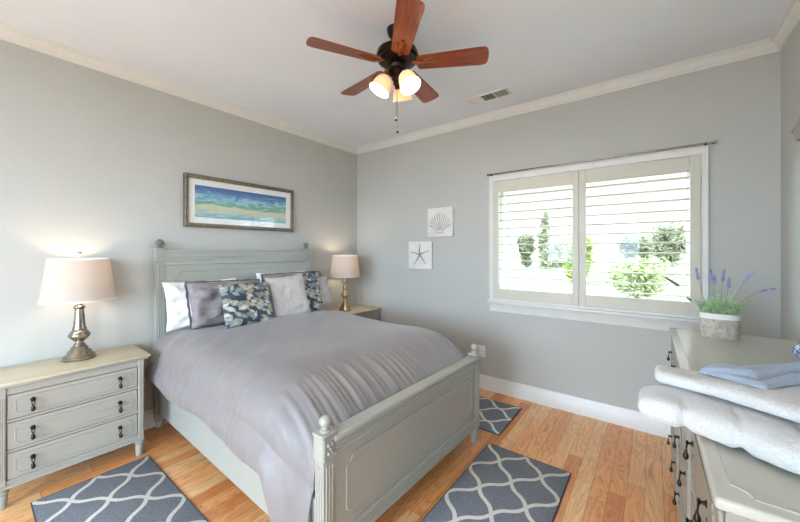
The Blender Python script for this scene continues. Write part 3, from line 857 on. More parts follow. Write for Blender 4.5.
# duvet: parametric cloth in bed-local coordinates
def smooth(a, b_, x):
    t_ = min(1, max(0, (x - a) / (b_ - a))); return t_ * t_ * (3 - 2 * t_)
def duvet():
    X0, X1 = 0.125, 2.016
    NU, NV = 170, 320
    bm = BM()
    grid = []
    for i in range(NU + 1):
        u_ = i / NU
        x = X0 + (X1 - X0) * u_
        row_ = []
        drop = 0.195 * (max(0.0, x - 1.52) / 0.5) ** 2.4
        zt = 0.797 - 0.03 * smooth(0.5, 0.1, x) - drop
        ins = 1.0 - 0.085 * smooth(1.80, 2.016, x) ** 1.5
        for j in range(NV + 1):
            s = -1 + 2 * j / NV
            side = -1 if s < 0 else 1
            a = abs(s)
            flat, half = 0.54, 0.765 * ins
            rz = 0.20
            # hem height
            if side < 0:
                hem = 0.425 + 0.012 * math.sin(x * 7) - 0.02 * smooth(0.3, 0.1, x)
                hem -= 0.26 * smooth(1.76, 1.92, x)
            else:
                hem = 0.42 - 0.05 * smooth(1.7, 1.95, x)
            A, B_ = 0.52, 0.80
            if a < A:
                y = flat * a / A; z = zt - 0.012 * (a / A) ** 2
                nrm = Vector((0, 0, 1))
            elif a < B_:
                th = (a - A) / (B_ - A) * PI / 2
                y = flat + (half - flat) * math.sin(th) ** 0.9 if th > 0 else flat
                z = zt - 0.012 - rz * (1 - math.cos(th)) * (1.0)
                nrm = Vector((0, side * math.sin(th), math.cos(th)))
            else:
                q = (a - B_) / (1 - B_)
                ztop = zt - 0.012 - rz
                z = ztop + (min(hem, ztop - 0.02) - ztop) * q
                y = half + 0.030 * math.sin(q * PI * 0.75)
                nrm = Vector((0, side, 0))
            y *= side
            p = Vector((x, y, z))
            if x > 1.62 and a < 0.8: nrm = (nrm + Vector((smooth(1.6, 1.9, x) * 0.9, 0, 0))).normalized()
            # wrinkles
            n_lo = noise.noise(Vector((x * 1.6, y * 1.8, z * 2))) * 0.020
            side_w = smooth(0.45, 0.75, a)
            along = x * 1.0 + (z - 0.4) * side * 0.25
            f1 = noise.noise(Vector((along * 7 + 3.1, side * 5 + z * 2.2, 0.3))) * 0.008 * side_w
            f1b = noise.noise(Vector((along * 24 + 7.1, side * 5 + z * 3.2, 1.3))) * 0.003 * side_w
            foot_w = smooth(1.70, 1.88, x) * 0.8
            f2 = (noise.noise(Vector((y * 20, x * 1.2, 4.2))) * 0.016 + noise.noise(Vector((y * 44, x * 1.6, 9.2))) * 0.013) * foot_w * smooth(1.0, 0.7, a) * (1 - smooth(1.97, 2.016, x) * 0.6)
            f3 = noise.noise(Vector((x * 5 + y * 6, y * 2.0 - x, 7.7))) * 0.004
            p += nrm * (n_lo + f1 + f1b + f2 + f3)
            if a > 0.8 and side < 0: p.y -= 0.02 * smooth(1.6, 1.85, x) * (1 - smooth(1.9, 2.016, x)) * ((a - .8) / .2)
            p.x = min(p.x, 2.008)
            row_.append(bm.verts.new(p))
        grid.append(row_)
    for i in range(NU):
        for j in range(NV):
            bm.faces.new((grid[i][j], grid[i + 1][j], grid[i + 1][j + 1], grid[i][j + 1]))
    o = obj('duvet', bm, 'duvet', None, None, loc=(BX, BY, 0))
    o.rotation_euler = (0, 0, BR)
    md = o.modifiers.new('solid', 'SOLIDIFY'); md.thickness = 0.022; md.offset = -1
    tag(o, 'mauve grey satin duvet draped over the bed', 'duvet')
    return o
duvet()

# pillows -----------------------------------------------------------
def pillow_bm(w, h, t, seed=0, n=26, wr=0.008, pinch=0.06):
    b = BM(); top = []; bot = []
    for i in range(n + 1):
        ra, rb = [], []
        for j in range(n + 1):
            u_ = -1 + 2 * i / n; v_ = -1 + 2 * j / n
            e = max(0.0, (1 - u_ ** 4)) ** 0.5 * max(0.0, (1 - v_ ** 4)) ** 0.5
            px_ = u_ * w / 2 * (1 - pinch * (1 - v_ * v_) * abs(u_) ** 3)
            py_ = v_ * h / 2 * (1 - pinch * (1 - u_ * u_) * abs(v_) ** 3)
            wz = wr * noise.noise(Vector((u_ * 3 + seed, v_ * 3, seed * 1.7))) + wr * 0.6 * noise.noise(Vector((u_ * 7 + seed, v_ * 7, 3)))
            ra.append(b.verts.new((px_, py_, t / 2 * e + wz * (0.3 + e))))
            if i in (0, n) or j in (0, n): rb.append(ra[-1])
            else: rb.append(b.verts.new((px_, py_, -t / 2 * e * 0.85 + wz * 0.2)))
        top.append(ra); bot.append(rb)
    for i in range(n):
        for j in range(n):
            b.faces.new((top[i][j], top[i + 1][j], top[i + 1][j + 1], top[i][j + 1]))
            b.faces.new((bot[i][j + 1], bot[i + 1][j + 1], bot[i + 1][j], bot[i][j]))
    return b
def pillow(label, mat, c, w, h, t, yaw=0, lean=20, roll=0, seed=1, flange=None, group='pillows piled against the headboard', fl=0.035, wr=0.008):
    """pillow faces +x, leans back; c = centre in world"""
    R_ = Matrix.Rotation(math.radians(yaw), 4, 'Z') @ Matrix.Rotation(math.radians(-lean), 4, 'Y') @ Matrix.Rotation(math.radians(roll), 4, 'X')
    base = Matrix(((0, 0, 1, 0), (1, 0, 0, 0), (0, 1, 0, 0), (0, 0, 0, 1)))
    o = thing('pillow', label, 'pillow', c, 0, group) if flange else None
    b = pillow_bm(w, h, t, seed, wr=wr)
    if flange:
        obj('cushion', b, mat, o, 60)
        f_ = BM(); ww, hh = w / 2 + fl, h / 2 + fl
        n = 24; prev = None; first = None
        def ring(k_):
            a = []
            for s_ in range(4 * n):
                q = s_ // n; r = (s_ % n) / n
                cs = [(-1, -1), (1, -1), (1, 1), (-1, 1)]
                x0_, y0_ = cs[q]; x1_, y1_ = cs[(q + 1) % 4]
                xx = x0_ + (x1_ - x0_) * r; yy = y0_ + (y1_ - y0_) * r
                wv = 0.007 * math.sin(s_ * 1.3 + seed) * k_
                a.append((xx * (w / 2 * 0.965 * (1 - k_) + ww * k_), yy * (h / 2 * 0.965 * (1 - k_) + hh * k_), wv))
            return a
        for zo in (0.003, -0.003):
            r0 = [f_.verts.new((a[0], a[1], a[2] + zo)) for a in ring(0.0)]
            r1 = [f_.verts.new((a[0], a[1], a[2] + zo)) for a in ring(1.0)]
            for s_ in range(4 * n):
                f_.faces.new((r0[s_], r0[(s_ + 1) % (4 * n)], r1[(s_ + 1) % (4 * n)], r1[s_]))
            if prev:
                for s_ in range(4 * n):
                    f_.faces.new((prev[s_], prev[(s_ + 1) % (4 * n)], r1[(s_ + 1) % (4 * n)], r1[s_]))
            prev = r1
        obj('flange', f_, flange, o, 60)
    else:
        o = obj('pillow', b, mat, None, 60); tag(o, label, 'pillow', group)
        o.location = c
    o.matrix_world = Matrix.Translation(c) @ R_ @ base
    return o
pillow('white pillow at far left, against the left headboard post', 'linenw', (0.215, -1.96, 0.955), 0.56, 0.37, 0.12, 0, 14, 0, 1, wr=0.03)
pillow('mauve grey sham with dark edge, behind the left leaf print pillow', 'sham', (0.345, -1.83, 0.955), 0.60, 0.36, 0.12, 2, 22, -2, 2.3, 'flange', fl=0.004, wr=0.035)
pillow('white pillow tucked at the back, right half of the headboard', 'linenw', (0.165, -1.20, 0.975), 0.56, 0.38, 0.07, 0, 8, 0, 3)
pillow('mauve grey sham with dark edge, at the back right of headboard', 'sham', (0.25, -1.13, 0.97), 0.66, 0.37, 0.08, -2, 12, 0, 4.6, 'flange', fl=0.004, wr=0.02)
pillow('leaf print cushion in front, leftmost of the two leaf prints', 'leafprint', (0.525, -1.76, 0.945), 0.44, 0.36, 0.12, 7, 20, -3, 5)
pillow('rose grey linen cushion between the two leaf print cushions', 'linenpink', (0.46, -1.34, 0.955), 0.38, 0.40, 0.10, -4, 16, 4, 6, wr=0.014)
pillow('leaf print cushion partly hidden behind the rose grey cushion', 'leafprint', (0.375, -1.11, 0.96), 0.40, 0.40, 0.07, -3, 14, 3, 7)
pillow('pale grey linen cushion, rightmost of the pile', 'linengrey', (0.31, -0.915, 0.94), 0.38, 0.33, 0.08, 0, 20, 3, 8, wr=0.014)

# ------------------------------------------------------------------ table lamps
def lamp(lab, loc, metal, prof, zs0, zs1, rb, rt, finz, watt):
    t = thing('table_lamp', lab, 'lamp', loc)
    b = BM(); lathe(b, prof, seg=40); obj('lamp_base', b, metal, t, 50)
    b = BM(); n = 48
    lathe(b, [(rb, zs0), (rt, zs1), (rt - 0.003, zs1), (rb - 0.003, zs0), (rb, zs0)], seg=n, closed=False)
    obj('lamp_shade', b, 'shade', t, 60)
    for z0_, z1_, r0_, r1_ in ((zs0 - 0.001, zs0 + 0.012, rb + .0008, rb + .0002), (zs1 - 0.012, zs1 + 0.001, rt + .0014, rt + .0008)):
        b = BM(); lathe(b, [(r0_, z0_), (r1_, z1_), (r1_ - 0.005, z1_), (r0_ - 0.005, z0_), (r0_, z0_)], seg=n, closed=False)
        obj('shade_trim', b, 'shadetrim', t, 60)
    b = BM()
    tube(b, [(0, 0, prof[-1][1] - 0.01), (0, 0, finz - 0.01)], 0.003, 8)
    for k_ in range(3):
        a = k_ * 2 * PI / 3
        tube(b, [(0, 0, zs1 - 0.012), (math.cos(a) * (rt - 0.002), math.sin(a) * (rt - 0.002), zs1 - 0.006)], 0.0016, 6)
    lathe(b, ballprof(0.011, finz - 0.014, n=8), (0, 0, 0), 16)
    obj('harp_and_finial', b, metal, t)
    b = BM(); zb = (zs0 + zs1) / 2
    lathe(b, [(0.012, zb - 0.06), (0.014, zb - 0.035), (0.028, zb), (0.026, zb + 0.02), (0.012, zb + 0.035), (0, zb + 0.038)], (0.03, 0, 0), 16)
    obj('bulb', b, 'bulb', t)
    ld = bpy.data.lights.new('lamp_bulb_light', 'POINT'); ld.energy = watt; ld.color = (1.0, 0.78, 0.54); ld.shadow_soft_size = 0.045
    lo = bpy.data.objects.new('lamp_bulb_light', ld); COL.objects.link(lo); lo.parent = t; lo.location = (0, 0, zb + 0.03)
    return t
p1 = [(0, 0), (0.082, 0), (0.084, 0.008), (0.076, 0.016), (0.077, 0.024), (0.060, 0.040), (0.058, 0.052), (0.046, 0.060), (0.040, 0.078), (0.030, 0.086), (0.030, 0.094),
      (0.022, 0.100), (0.019, 0.112), (0.030, 0.118), (0.033, 0.124), (0.050, 0.140), (0.055, 0.152), (0.054, 0.160), (0.044, 0.172), (0.044, 0.178), (0.034, 0.186), (0.036, 0.196), (0.031, 0.206), (0.029, 0.23),
      (0.024, 0.290), (0.022, 0.320), (0.029, 0.326), (0.029, 0.338), (0.020, 0.345), (0.012, 0.350), (0.012, 0.42), (0, 0.42)]
lamp('table lamp with turned nickel base on the left nightstand', (0.16, -2.69, 0.675), 'nickel', p1, 0.375, 0.645, 0.182, 0.148, 0.685, 1.35)
p2 = [(0, 0), (0.066, 0), (0.068, 0.008), (0.060, 0.018), (0.058, 0.03), (0.050, 0.045), (0.036, 0.075), (0.022, 0.11), (0.018, 0.135), (0.030, 0.145), (0.030, 0.152), (0.044, 0.172), (0.046, 0.184), (0.036, 0.200),
      (0.024, 0.212), (0.024, 0.22), (0.017, 0.235), (0.026, 0.255), (0.027, 0.27), (0.018, 0.29), (0.014, 0.32), (0.022, 0.33), (0.020, 0.345), (0.010, 0.355), (0.010, 0.42), (0, 0.42)]
lamp('table lamp with champagne metal base on the far corner nightstand', (0.225, -0.425, 0.675), 'champagne', p2, 0.395, 0.645, 0.178, 0.148, 0.685, 1.35)

# ------------------------------------------------------------------ rugs
def rug(lab, loc, rotz, L=0.9):
    t = thing('rug', lab, 'rug', loc, rotz, 'grey trellis pattern rugs around the bed')
    b = BM(); box(b, 0.0, 0.52, -L, 0, 0.001, 0.010, 0.003, 2)
    obj('pile', b, 'rug', t)
    b = BM(); w = 0.006
    for (x0, x1, y0, y1) in ((-w, 0.001, -L - w, w), (0.519, 0.52 + w, -L - w, w), (-w, 0.52 + w, -0.001, w), (-w, 0.52 + w, -L - w, -L + 0.001)):
        box(b, x0, x1, y0, y1, 0.001, 0.009, 0.003)
    obj('edge_binding', b, 'rugedge', t)
    return t
rug('grey rug with cream trellis lines at the foot of the bed', (2.184, -0.886, 0), 0)
rug('grey rug with cream trellis lines in front of the left nightstand', (0.437, -2.92, 0), math.radians(90))
rug('grey rug with cream trellis lines on the window side of bed', (1.296, -0.73, 0), math.radians(90))

# ------------------------------------------------------------------ ceiling fan
fan = thing('ceiling_fan', 'bronze ceiling fan with five cherry blades and three glass lights', 'ceiling fan', (1.87, -1.54, 0))
b = BM(); lathe(b, [(0.0, 2.73), (0.064, 2.73), (0.066, 2.715), (0.060, 2.690), (0.045, 2.668), (0.028, 2.655), (0.018, 2.650), (0, 2.650)], seg=32); obj('canopy', b, 'fanmetal', fan)
b = BM(); lathe(b, [(0.012, 2.60), (0.012, 2.655)], seg=16); obj('downrod', b, 'fanmetal', fan)
b = BM(); lathe(b, [(0, 2.615), (0.03, 2.615), (0.05, 2.605), (0.10, 2.595), (0.122, 2.580), (0.128, 2.560), (0.128, 2.545), (0.118, 2.535), (0.118, 2.525), (0.095, 2.510), (0.06, 2.503), (0, 2.503)], seg=48); obj('motor_housing', b, 'fanmetal', fan)
b = BM(); lathe(b, [(0, 2.505), (0.055, 2.505), (0.058, 2.49), (0.05, 2.475), (0.058, 2.468), (0.06, 2.455), (0.045, 2.44), (0.03, 2.428), (0.034, 2.415), (0.024, 2.40), (0.026, 2.385), (0.014, 2.370), (0.016, 2.36), (0, 2.352)], seg=32); obj('light_fitter', b, 'fanmetal', fan)
blade0 = None
for k_ in range(5):
    a = math.radians(26.9 + 72 * k_)
    if blade0 is None:
        b = BM(); out = []
        r0, r1, w0, w1 = 0.132, 0.54, 0.052, 0.067
        n = 10
        out.append((r0, -w0)); out.append((r1 - 0.05, -w1))
        for q in range(n + 1):
            th = -PI / 2 + PI * q / n
            out.append((r1 - 0.028 + 0.028 * math.cos(th) ** 0.7 if abs(math.cos(th)) > 1e-6 else r1 - 0.028, w1 * math.sin(th) * (0.97)))
        out.append((r1 - 0.05, w1)); out.append((r0, w0))
        out.append((r0 - 0.012, w0 * 0.6)); out.append((r0 - 0.012, -w0 * 0.6))
        prism(b, out, -0.003, 0.003, 'XY')
        bl = obj('blade', b, 'blade', fan)
        b = BM()
        tube(b, [(0.085, 0, 0.012), (0.12, 0, -0.004), (0.16, 0, -0.013), (0.20, 0, -0.009), (0.245, 0, -0.006)], [0.013, 0.012, 0.013, 0.014, 0.009], 10, 0.6)
        for s_ in (-1, 1): tube(b, [(0.15, 0, -0.010), (0.175, s_ * 0.02, -0.007), (0.215, s_ * 0.026, -0.005)], [0.008, 0.007, 0.006], 8, 0.6)
        obj('blade_arm', b, 'fancopper', bl)
        blade0 = bl
    else:
        bl = blade0.copy(); COL.objects.link(bl); bl.parent = fan
        ar = blade0.children[0].copy(); COL.objects.link(ar); ar.parent = bl
    bl.location = (0, 0, 2.505); bl.rotation_mode = 'XYZ'
    bl.rotation_euler = (Matrix.Rotation(a, 3, 'Z') @ Matrix.Rotation(math.radians(-12), 3, 'X')).to_euler()
shade_dirs = (-160, -25, -72 - 20)
shade0 = None
for k_ in range(3):
    a = math.radians((-10, 110, 230)[k_])
    if shade0 is None:
        b = BM()
        prof = [(0.022, 0.0), (0.030, -0.006), (0.046, -0.024), (0.053, -0.046), (0.055, -0.066), (0.058, -0.086), (0.066, -0.102)]
        inner = [(r - 0.003, z) for r, z in reversed(prof)]
        lathe(b, prof + inner + [prof[0]], seg=32, closed=False)
        sh = obj('lamp_shade', b, 'fanglass', fan, 60)
        b = BM(); lathe(b, [(0.0, 0.012), (0.016, 0.012), (0.022, 0.004), (0.022, -0.010), (0.012, -0.014), (0.0, -0.014)], seg=20)
        obj('shade_holder', b, 'fanmetal', sh)
        b = BM(); lathe(b, [(0.010, -0.014), (0.012, -0.03), (0.022, -0.05), (0.020, -0.066), (0, -0.076)], seg=16)
        obj('bulb', b, 'bulb', sh)
        ld = bpy.data.lights.new('fan_bulb_light', 'POINT'); ld.energy = 3.0; ld.color = (1.0, 0.87, 0.73); ld.shadow_soft_size = 0.03
        lo = bpy.data.objects.new('fan_bulb_light', ld); COL.objects.link(lo); lo.parent = sh; lo.location = (0, 0, -0.082)
        shade0 = sh
    else:
        sh = shade0.copy(); COL.objects.link(sh); sh.parent = fan
        for g in shade0.children:
            d_ = g.copy(); COL.objects.link(d_); d_.parent = sh
    sh.location = (math.cos(a) * 0.064, math.sin(a) * 0.064, 2.425)
    sh.rotation_euler = (Matrix.Rotation(a, 3, 'Z') @ Matrix.Rotation(math.radians(-29), 3, 'Y')).to_euler()
    b = BM(); tube(b, [(math.cos(a) * 0.02, math.sin(a) * 0.02, 2.445), (math.cos(a) * 0.05, math.sin(a) * 0.05, 2.448), (math.cos(a) * 0.062, math.sin(a) * 0.062, 2.43)], 0.007, 8)
    obj('shade_arm', b, 'fancopper', fan)
for (x, y, z0, z1) in ((-0.012, 0.004, 2.185, 2.37), (0.006, -0.006, 2.105, 2.36)):
    b = BM()
    tube(b, [(x, y, z1), (x, y, z0)], 0.0014, 6)
    n = int((z1 - z0) / 0.008)
    for q in range(n): lathe(b, [(0, -0.0022), (0.0022, 0), (0, 0.0022)], (x, y, z0 + q * 0.008), 6)
    ch = obj('pull_chain', b, 'nickel', fan)
    b = BM(); lathe(b, [(0, -0.022), (0.007, -0.018), (0.009, -0.008), (0.004, 0.002), (0, 0.004)], (x, y, z0), 12)
    obj('pull_knob', b, 'black', ch)

# ------------------------------------------------------------------ towels on the dresser
def towel(name, lab, x0, x1, front, back, z0, z1, mat, seed, lay=2, sag=None, rotz=0, grp=None, bulge=0.0):
    """thick folded towel: rounded fold at the x0 end, separate layers showing as creases"""
    bm = BM()
    N, Mv = 110, 72
    def lerp(tab, x):
        if x <= tab[0][0]: return tab[0][1]
        for (xa, ya), (xb, yb) in zip(tab[:-1], tab[1:]):
            if x <= xb: return ya + (yb - ya) * (x - xa) / (xb - xa)
        return tab[-1][1]
    cx, cy0 = (x0 + x1) / 2, (lerp(front, x0) + lerp(back, x0)) / 2
    hz = (z1 - z0) / 2; zc = (z0 + z1) / 2
    rings = []
    for i in range(N + 1):
        s = i / N
        x = x0 + (x1 - x0) * s ** 1.3
        cy = (lerp(front, x) + lerp(back, x)) / 2; hy = (lerp(back, x) - lerp(front, x)) / 2
        # end rounding
        dl = min(x - x0, x1 - x)
        R = hz * 1.25
        er = 1.0 if dl > R else (max(0.0, 1 - ((R - dl) / R) ** 3)) ** 0.5
        er = max(er, 0.02)
        lump = 1 - bulge * 8 * sum(math.exp(-((x - xx) / 0.009) ** 2) for xx in (x0 + 0.10, x0 + 0.198, x0 + 0.30, x0 + 0.395))
        dent = 0.55 * bulge * sum(math.exp(-((x - xx) / 0.014) ** 2) for xx in (x0 + 0.10, x0 + 0.198, x0 + 0.30, x0 + 0.395))
        ring = []
        for j in range(Mv):
            a = 2 * PI * j / Mv
            ca, sa = math.cos(a), math.sin(a)
            ey = math.copysign(abs(ca) ** 0.45, ca); ez = math.copysign(abs(sa) ** 0.75, sa)
            h_l = hz * er * (lump if ca < 0 else 1)
            crease = 0.0
            if lay > 1 and ca < 0:
                for q in range(1, lay):
                    zz = -1 + 2 * q / lay + 0.12 * math.sin(x * 9 + seed)
                    crease += math.exp(-((ez - zz) / 0.07) ** 2)
            if bulge and ca < 0:
                for xc_ in (x0 + 0.145, x0 + 0.25, x0 + 0.35):
                    r_ = math.hypot((x - xc_) / 0.045, (ez * h_l) / 0.036)
                    dent_s = 0.0035 * (math.exp(-((r_ - 0.85) / 0.14) ** 2) + math.exp(-((r_ - 0.35) / 0.12) ** 2))
                    crease += dent_s / 0.012
            y = cy + ey * hy * (0.72 + 0.28 * er) + crease * 0.012 * (1 if ca < 0 else 0) + (dent if ca < 0 else 0) * -ca
            z = zc + ez * h_l
            d = noise.noise(Vector((x * 7 + seed, y * 7, z * 9))) * 0.010 + noise.noise(Vector((x * 22 + seed, y * 22, z * 22))) * 0.003
            d *= er
            z2 = z + d * (1 if sa > -0.3 else 0.2) + (sag(x, y) if sag else 0)
            ring.append(bm.verts.new((x - cx, y - cy0 + d * 0.6 * ca, max(z2, z0) - z0)))
        rings.append(ring)
    for p_, q_ in zip(rings[:-1], rings[1:]):
        for j in range(Mv): bm.faces.new((p_[j], p_[(j + 1) % Mv], q_[(j + 1) % Mv], q_[j]))
    bm.faces.new(list(reversed(rings[0]))); bm.faces.new(rings[-1])
    o = obj(name, bm, mat, None, 80, loc=(cx, cy0, z0)); o.rotation_euler = (0, 0, math.radians(rotz))
    return tag(o, lab, 'towel', grp)
towel('folded_towel', 'thick folded white towel, bottom of the stack on the dresser', 3.077, 3.646, [(3.076, -2.009), (3.19, -2.035), (3.347, -2.127), (3.646, -2.193)], [(3.084, -1.877), (3.277, -1.79), (3.646, -1.658)], 0.9015, 0.9736, 'terry', 1.0, 1, None, 0, 'white folded towels on the dresser', 0.03)
towel('folded_towel', 'folded white towel in the middle, beneath the blue towel', 3.115, 3.637, [(3.111, -1.895), (3.242, -1.939), (3.374, -2.018), (3.646, -2.097)], [(3.119, -1.816), (3.233, -1.79), (3.646, -1.614)], 0.9776, 1.0157, 'terry', 5.0, 1, None, 0, 'white folded towels on the dresser')
def blue_towel():
    fr = [(3.22, -1.847), (3.277, -1.877), (3.34, -1.908), (3.391, -1.834), (3.453, -1.768), (3.54, -1.728), (3.632, -1.72)]
    bk = [(3.225, -1.825), (3.26, -1.79), (3.312, -1.746), (3.382, -1.702), (3.453, -1.667), (3.54, -1.632), (3.632, -1.614)]
    bm = BM(); NX, NY = 72, 30; top = []; bot = []
    def sample(tab, t_):
        q = t_ * (len(tab) - 1); i_ = min(int(q), len(tab) - 2); f_ = q - i_
        return Vector((*tab[i_], 0)).lerp(Vector((*tab[i_ + 1], 0)), f_)
    for i in range(NX + 1):
        u_ = i / NX; a_, c_ = sample(fr, u_), sample(bk, u_); ra, rb = [], []
        for j in range(NY + 1):
            v_ = j / NY; p = a_.lerp(c_, v_)
            e = (1 - (2 * v_ - 1) ** 6) ** 0.5 * min(1, u_ * 8 + .1) ** 0.5
            h = 0.010 + 0.012 * u_ + 0.010 * math.exp(-((v_ - 0.25 - 0.5 * u_) / 0.13) ** 2) + 0.009 * math.exp(-((v_ - 0.8 + 0.3 * u_) / 0.12) ** 2)
            h += 0.006 * noise.noise(Vector((p.x * 16, p.y * 16, 2.0))) - 0.008 * math.exp(-((v_ - 0.12 - 0.35 * u_) / 0.05) ** 2)
            top_v = bm.verts.new((p.x, p.y, 0.004 + max(0.001, h * e))); ra.append(top_v)
            rb.append(bm.verts.new((p.x, p.y, 0.0)))
        top.append(ra); bot.append(rb)
    for i in range(NX):
        for j in range(NY):
            bm.faces.new((top[i][j], top[i + 1][j], top[i + 1][j + 1], top[i][j + 1]))
            bm.faces.new((bot[i][j + 1], bot[i + 1][j + 1], bot[i + 1][j], bot[i][j]))
        bm.faces.new((bot[i][0], bot[i + 1][0], top[i + 1][0], top[i][0])); bm.faces.new((top[i][NY], top[i + 1][NY], bot[i + 1][NY], bot[i][NY]))
    for j in range(NY):
        bm.faces.new((bot[0][j + 1], bot[0][j], top[0][j], top[0][j + 1])); bm.faces.new((bot[NX][j], bot[NX][j + 1], top[NX][j + 1], top[NX][j]))
    o = obj('folded_towel', bm, 'terryblue', None, 80, loc=(0, 0, 1.0177))
    tag(o, 'pale blue towel laid loosely on top of the white towels', 'towel')
blue_towel()

# ------------------------------------------------------------------ lavender pot
pl = thing('potted_lavender', 'lavender in an oval weathered pot on the dresser', 'plant', (3.396, -0.65, 0.90))
pl.scale = (0.88, 0.88, 0.88)
b = BM(); lathe(b, [(0, 0), (0.084, 0), (0.088, 0.01), (0.092, 0.118)], seg=48, sy=0.62); obj('pot', b, 'pot', pl)
b = BM(); lathe(b, [(0.0925, 0.118), (0.094, 0.150), (0.088, 0.150), (0.086, 0.118), (0.0925, 0.118)], seg=48, sy=0.62, closed=False); obj('pot_rim', b, 'potrim', pl)
b = BM(); lathe(b, [(0.0, 0.142), (0.086, 0.138), (0.085, 0.125), (0, 0.125)], seg=32, sy=0.62); obj('soil', b, 'soil', pl)
b = BM()
for i in range(620):
    a = rnd.uniform(0, 2 * PI); r = math.sqrt(rnd.random())
    x, y = r * 0.072 * math.cos(a), r * 0.044 * math.sin(a)
    ln = rnd.uniform(0.04, 0.10) * (1.25 - 0.5 * r) * (1.7 if i % 11 == 0 else 1); out = rnd.uniform(0.1, 0.6) * (0.25 + r)
    dx, dy = math.cos(a) * out * ln + rnd.uniform(-.02, .02), math.sin(a) * out * ln + rnd.uniform(-.02, .02)
    p0 = Vector((x, y, 0.135)); p2_ = Vector((x + dx, y + dy, 0.135 + ln)); p1_ = (p0 + p2_) / 2 + Vector((dx * -0.15, dy * -0.15, 0.012))
    tube(b, [p0, p1_, p2_], [0.0016, 0.002, 0.0006], 4)
    for q in range(3):
        t_ = 0.35 + 0.22 * q; pc = p0.lerp(p2_, t_) + Vector((0, 0, 0.008))
        an = rnd.uniform(0, 2 * PI); e_ = pc + Vector((math.cos(an), math.sin(an), 0.6)) * 0.014
        sd = Vector((-math.sin(an), math.cos(an), 0)) * 0.0036
        b.faces.new([b.verts.new(v_) for v_ in (pc, (pc + e_) / 2 + sd, e_, (pc + e_) / 2 - sd)])
obj('foliage', b, 'herb', pl, recalc=False)['kind'] = 'stuff'
stems = [((-0.05, 0, 0.14), (-0.085, 0, 0.27), (-0.112, -0.01, 0.430), 0.075, 'lavender'), ((-0.02, 0.01, 0.14), (-0.03, 0.0, 0.27), (-0.042, 0.0, 0.425), 0.07, 'lavender'),
         ((0.0, 0, 0.14), (0.005, 0, 0.28), (0.022, 0.0, 0.430), 0.08, 'lavender'), ((-0.01, 0.02, 0.14), (-0.02, 0.02, 0.26), (-0.022, 0.02, 0.385), 0.06, 'lavender'), ((0.015, -0.02, 0.14), (0.03, -0.02, 0.25), (0.04, -0.02, 0.375), 0.06, 'lavender'),
         ((0.03, 0, 0.14), (0.06, 0, 0.27), (0.140, 0.0, 0.412), 0.075, 'lavender'), ((0.05, 0, 0.14), (0.11, 0.0, 0.30), (0.235, -0.01, 0.318), 0.07, 'lavender'),
         ((-0.05, 0, 0.14), (-0.13, 0.0, 0.27), (-0.270, 0.0, 0.362), 0.09, 'lavdark'), ((-0.06, 0, 0.14), (-0.10, 0, 0.20), (-0.16, 0, 0.235), 0.03, 'lavdark')]
for p0, p1_, p2_, fl_, m_ in stems:
    P0, P1, P2 = Vector(p0), Vector(p1_), Vector(p2_)
    pts = [(1 - t_) ** 2 * P0 + 2 * t_ * (1 - t_) * P1 + t_ * t_ * P2 for t_ in [q / 14 for q in range(15)]]
    b = BM(); tube(b, pts, 0.0014, 6); st = obj('stem', b, 'stem', pl)
    b = BM(); d = (pts[-1] - pts[-3]).normalized(); L_ = fl_
    n = int(L_ / 0.0075)
    for q in range(n):
        t_ = q / n; c0 = pts[-1] - d * L_ * (1 - t_) if True else 0
        # follow the curve backwards
        back = L_ * (1 - t_); idx = len(pts) - 1; acc = 0; c0 = pts[-1]
        while idx > 0 and acc + (pts[idx] - pts[idx - 1]).length < back:
            acc += (pts[idx] - pts[idx - 1]).length; idx -= 1
        if idx > 0: c0 = pts[idx] + (pts[idx - 1] - pts[idx]).normalized() * (back - acc)
        for w in range(4):
            a = w * PI / 2 + q * 0.8 + rnd.uniform(-.3, .3); rr = 0.0062 * (1.15 - t_ * 0.6)
            o1 = d.orthogonal().normalized(); o2 = d.cross(o1)
            lathe(b, [(0, -0.004), (0.0042, -0.001), (0.0034, 0.002), (0, 0.006)], c0 + (o1 * math.cos(a) + o2 * math.sin(a)) * rr, 5)
    obj('flower_spike', b, m_, st)

# ------------------------------------------------------------------ outdoors
def hgt(x, y): return -0.75
b = BM(); n = 24
for i in range(1):
    vs_ = [b.verts.new((x, y, -0.75)) for x, y in ((-260, 3.0), (260, 3.0), (260, 420), (-260, 420))]
    b.faces.new(vs_)
for (x0, x1, y0, y1) in ((-60, 60, -60, YB - 0.5), (-60, -0.6, YB - 0.5, 3.0), (W + 0.6, 60, YB - 0.5, 3.0), (-0.6, W + 0.6, 0.5, 3.0)):
    b.faces.new([b.verts.new(p) for p in ((x0, y0, -0.75), (x1, y0, -0.75), (x1, y1, -0.75), (x0, y1, -0.75))])
g = struct('floor_outside', b, 'grass')
g.name = 'field_ground'
struct('bounce_slab', box(BM(), -3, 7, -12, YB - 0.12, -0.12, -0.02), 'bounce_slab')  # added pale slab, out of view, reflects daylight up onto the ceiling
def rayp(px, dist):
    th = math.radians(37.4); F_ = Vector((-math.sin(th), math.cos(th), 0)); R_ = Vector((math.cos(th), math.sin(th), 0))
    p = cam.location + (F_ + (px - 400) / 333 * R_) * dist
    return p.x, p.y
